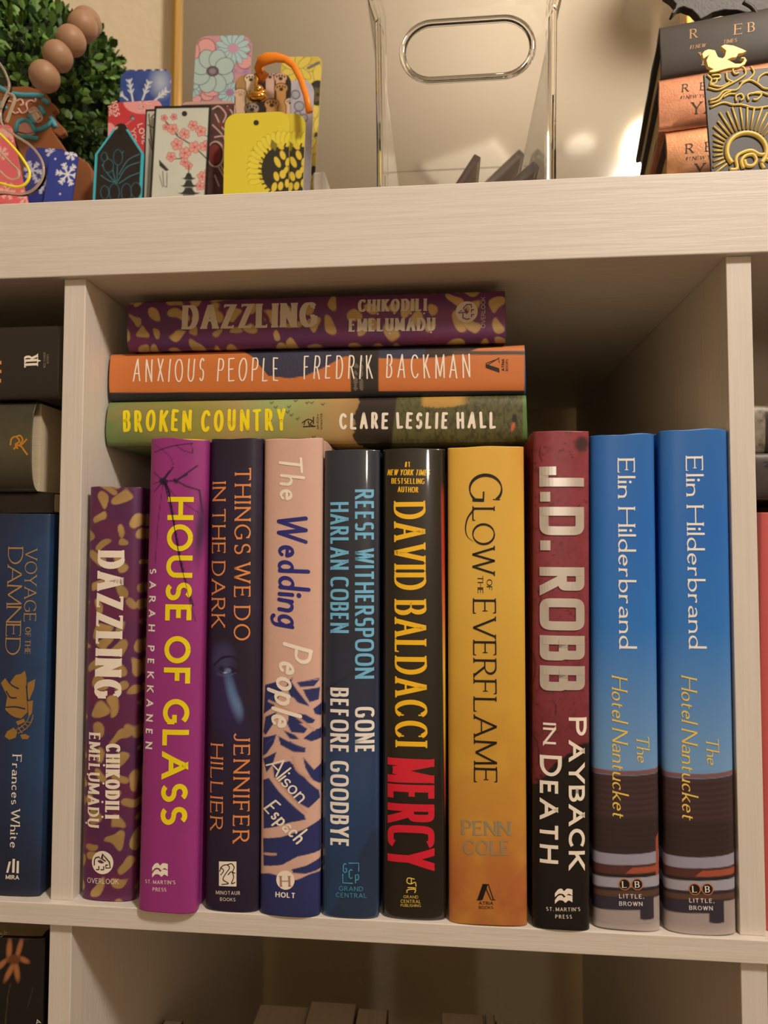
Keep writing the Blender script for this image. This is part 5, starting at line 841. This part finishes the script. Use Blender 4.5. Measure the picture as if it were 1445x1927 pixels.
# ---- black and gold dragon bookmark
BK = mat('black_plastic', '2e2826', .45); GY2 = mat('gold_relief', 'dcc068', .4, metal=.1)
yd = 3.2; A = at(1327, 122, yd); B = at(1344, 340, yd); la = math.atan2(B[0]-A[0], A[2]-B[2]); M = Matrix.Translation((A[0]+(A[2]-ZT)*math.tan(la), yd, ZT+.02)) @ Matrix.Rotation(-la, 4, 'Y')
de = empty('dragon_bookmark', M, 'black bookmark with raised golden dragon, clouds and sun rays, leaning on the right stack', 'bookmark'); df = Fr(M)
tl = df.loc(1324, 140); tr = df.loc(1462, 122); w = tr[0]-tl[0]
MB().box(tl[0], tl[0]+w+1.2, 0, .16, .0+w*.0+.12, tl[1]).build('backing', BK, de, bevel=.03)
def gt(L, w=.055, name='gold_line'):
    o = MB()
    for l in L: o.tube([(lambda q: (q[0], -.03, q[1]))(df.loc(*c)) for c in (curve(l, 5) if len(l) > 2 else l)], w, 8)
    return o.build(name, GY2, de, smooth=True)
arc = lambda cx, cy, rx, ry, a0, a1, n=14: [(cx+rx*math.cos(R(a0+(a1-a0)*k/n)), cy-ry*math.sin(R(a0+(a1-a0)*k/n))) for k in range(n+1)]
gt([arc(1404, 285, 37, 34, -42, 222)], .13, 'sun_ring')
rays = []
for k, a in enumerate(range(-28, 222, 9)):
    a_ = 205-a if False else a; r0 = 45; r1 = 60+25*abs(math.sin(R(a_)))+(8 if k % 2 else 0); x0, y0 = 1404+r0*math.cos(R(a_)), 285-r0*math.sin(R(a_))*.93; x1, y1 = 1404+r1*math.cos(R(a_)), 285-r1*math.sin(R(a_))
    if x1 < 1342: q = (x0-1342)/(x0-x1); x1, y1 = 1342, y0+(y1-y0)*q
    if x0 < 1344 or x1 > 1462: continue
    rays.append([(x0, y0), (x1, max(y1, 203))])
gt(rays, .055, 'sun_rays')
gt([[(1336, 203), (1360, 194), (1378, 198), (1395, 198), (1420, 204), (1450, 200), (1470, 196)], [(1334, 190), (1350, 184), (1362, 172), (1385, 170), (1396, 158), (1410, 152), (1424, 158), (1440, 168), (1470, 164)], [(1335, 195), (1352, 190), (1362, 178), (1375, 172)], [(1331, 166), (1350, 170), (1368, 162), (1390, 150), (1402, 140), (1398, 128), (1386, 126), (1378, 132), (1382, 140), (1390, 138)], [(1334, 160), (1356, 164), (1372, 156)], [(1330, 142), (1338, 150), (1336, 158), (1345, 158), (1348, 150), (1340, 150)], [(1338, 143), (1352, 142), (1354, 148), (1344, 150)], [(1412, 126), (1418, 138), (1408, 150), (1392, 156)], [(1366, 138), (1368, 150), (1380, 156)], [(1424, 158), (1428, 146), (1442, 138), (1456, 144)], [(1412, 178), (1428, 174), (1446, 180)], [(1385, 192), (1384, 182), (1394, 178), (1398, 186), (1392, 190)], [(1408, 190), (1406, 180), (1418, 176), (1432, 178), (1424, 188), (1416, 188)], [(1360, 184), (1372, 178), (1384, 178)]], .06, 'gold_clouds')
gt([[(1372, 320), (1386, 318), (1384, 300), (1392, 290), (1412, 284), (1430, 292), (1448, 288)], [(1400, 302), (1404, 312), (1416, 312), (1422, 302), (1416, 292), (1402, 294), (1394, 304), (1398, 318)], [(1437, 318), (1432, 308), (1440, 300), (1450, 304)]], .1, 'gold_wave')
dr = [(1319, 104), (1324, 98), (1332, 95), (1344, 97), (1347, 104), (1350, 110), (1358, 112), (1362, 108), (1364, 98), (1354, 90), (1362, 86), (1378, 88), (1394, 94), (1404, 99), (1396, 103), (1388, 104), (1384, 111), (1374, 112), (1368, 115), (1382, 122), (1392, 122), (1397, 118), (1398, 113), (1392, 113), (1393, 110), (1400, 110), (1404, 116), (1400, 124), (1388, 130), (1370, 131), (1345, 138), (1334, 139), (1332, 136), (1340, 133), (1330, 128), (1327, 116), (1331, 108), (1322, 114)]
MB().prism([tuple(df.loc(*q)) for q in dr], -.12, .1).build('golden_dragon', GY2, de, bevel=.03)
# ---- dark wing on top of the stack
yw = 7.6; WM = frame(*at(1345, 60, yw)[:2], ZT+4*th+.02); we = empty('dragon_wing_ornament', WM, 'dark winged dragon ornament resting on the right book stack', 'ornament'); wf = Fr(WM)
wg = [(1420, -150), (1400, -110), (1370, -75), (1330, -50), (1285, -42), (1245, -50), (1258, -34), (1262, -18), (1248, -6), (1262, 3), (1270, 12), (1268, 20), (1261, 29), (1265, 31), (1275, 20), (1284, 17), (1300, 23), (1310, 33), (1316, 41), (1322, 38), (1340, 28), (1360, 23), (1385, 24), (1412, 31), (1450, 20), (1500, 4), (1540, 22), (1560, -20), (1540, -60), (1500, -80), (1470, -120)]
zl = wf.loc(1316, 41)[1]; MB().prism([(x, max(z, 0.0)) for x, z in (wf.loc(*q) for q in wg)], -.2, .35).build('wing', mat('charcoal_resin', '342e2c', .5, bump=(700, .5, .0005)), we, bevel=.05)
MB().tube([(lambda q: (q[0], -.9, q[1]))(wf.loc(*c)) for c in curve([(1386, 26), (1402, 36), (1412, 52), (1408, 64)], 5)], .12, 8).build('claw', BK, we, smooth=True)
yt_ = 6.6; TM = frame(*at(1310, 80, 6.4)[:2], 0); 

# ---- details that sit on a part belong to that part
for o in list(COL.objects):
    if o.type != 'MESH' or o.parent is None: continue
    k = o.name.split('.')[0]; host = {'logo_elephant': 'logo_disc', 'logo_figure': 'publisher_logo', 'logo_letter': None, 'gold_fish_outline': 'gold_fish', 'ribbon_knot': 'ribbon', 'charm_chain': 'gold_charm', 'logo_sword': 'publisher_logo', 'title_flourish': 'title_lettering', 'handle_rim': 'bin_body', 'letter_dots': 'author_lettering'}.get(k)
    if k == 'logo_letter': host = 'logo_disc' if any(c.name.startswith('logo_disc') for c in o.parent.children) else 'publisher_logo'
    if host:
        hs = [c for c in o.parent.children if c.name.split('.')[0] == host]
        if hs: o.parent = min(hs, key=lambda c: (Vector(c.bound_box[0])-Vector(o.bound_box[0])).length)
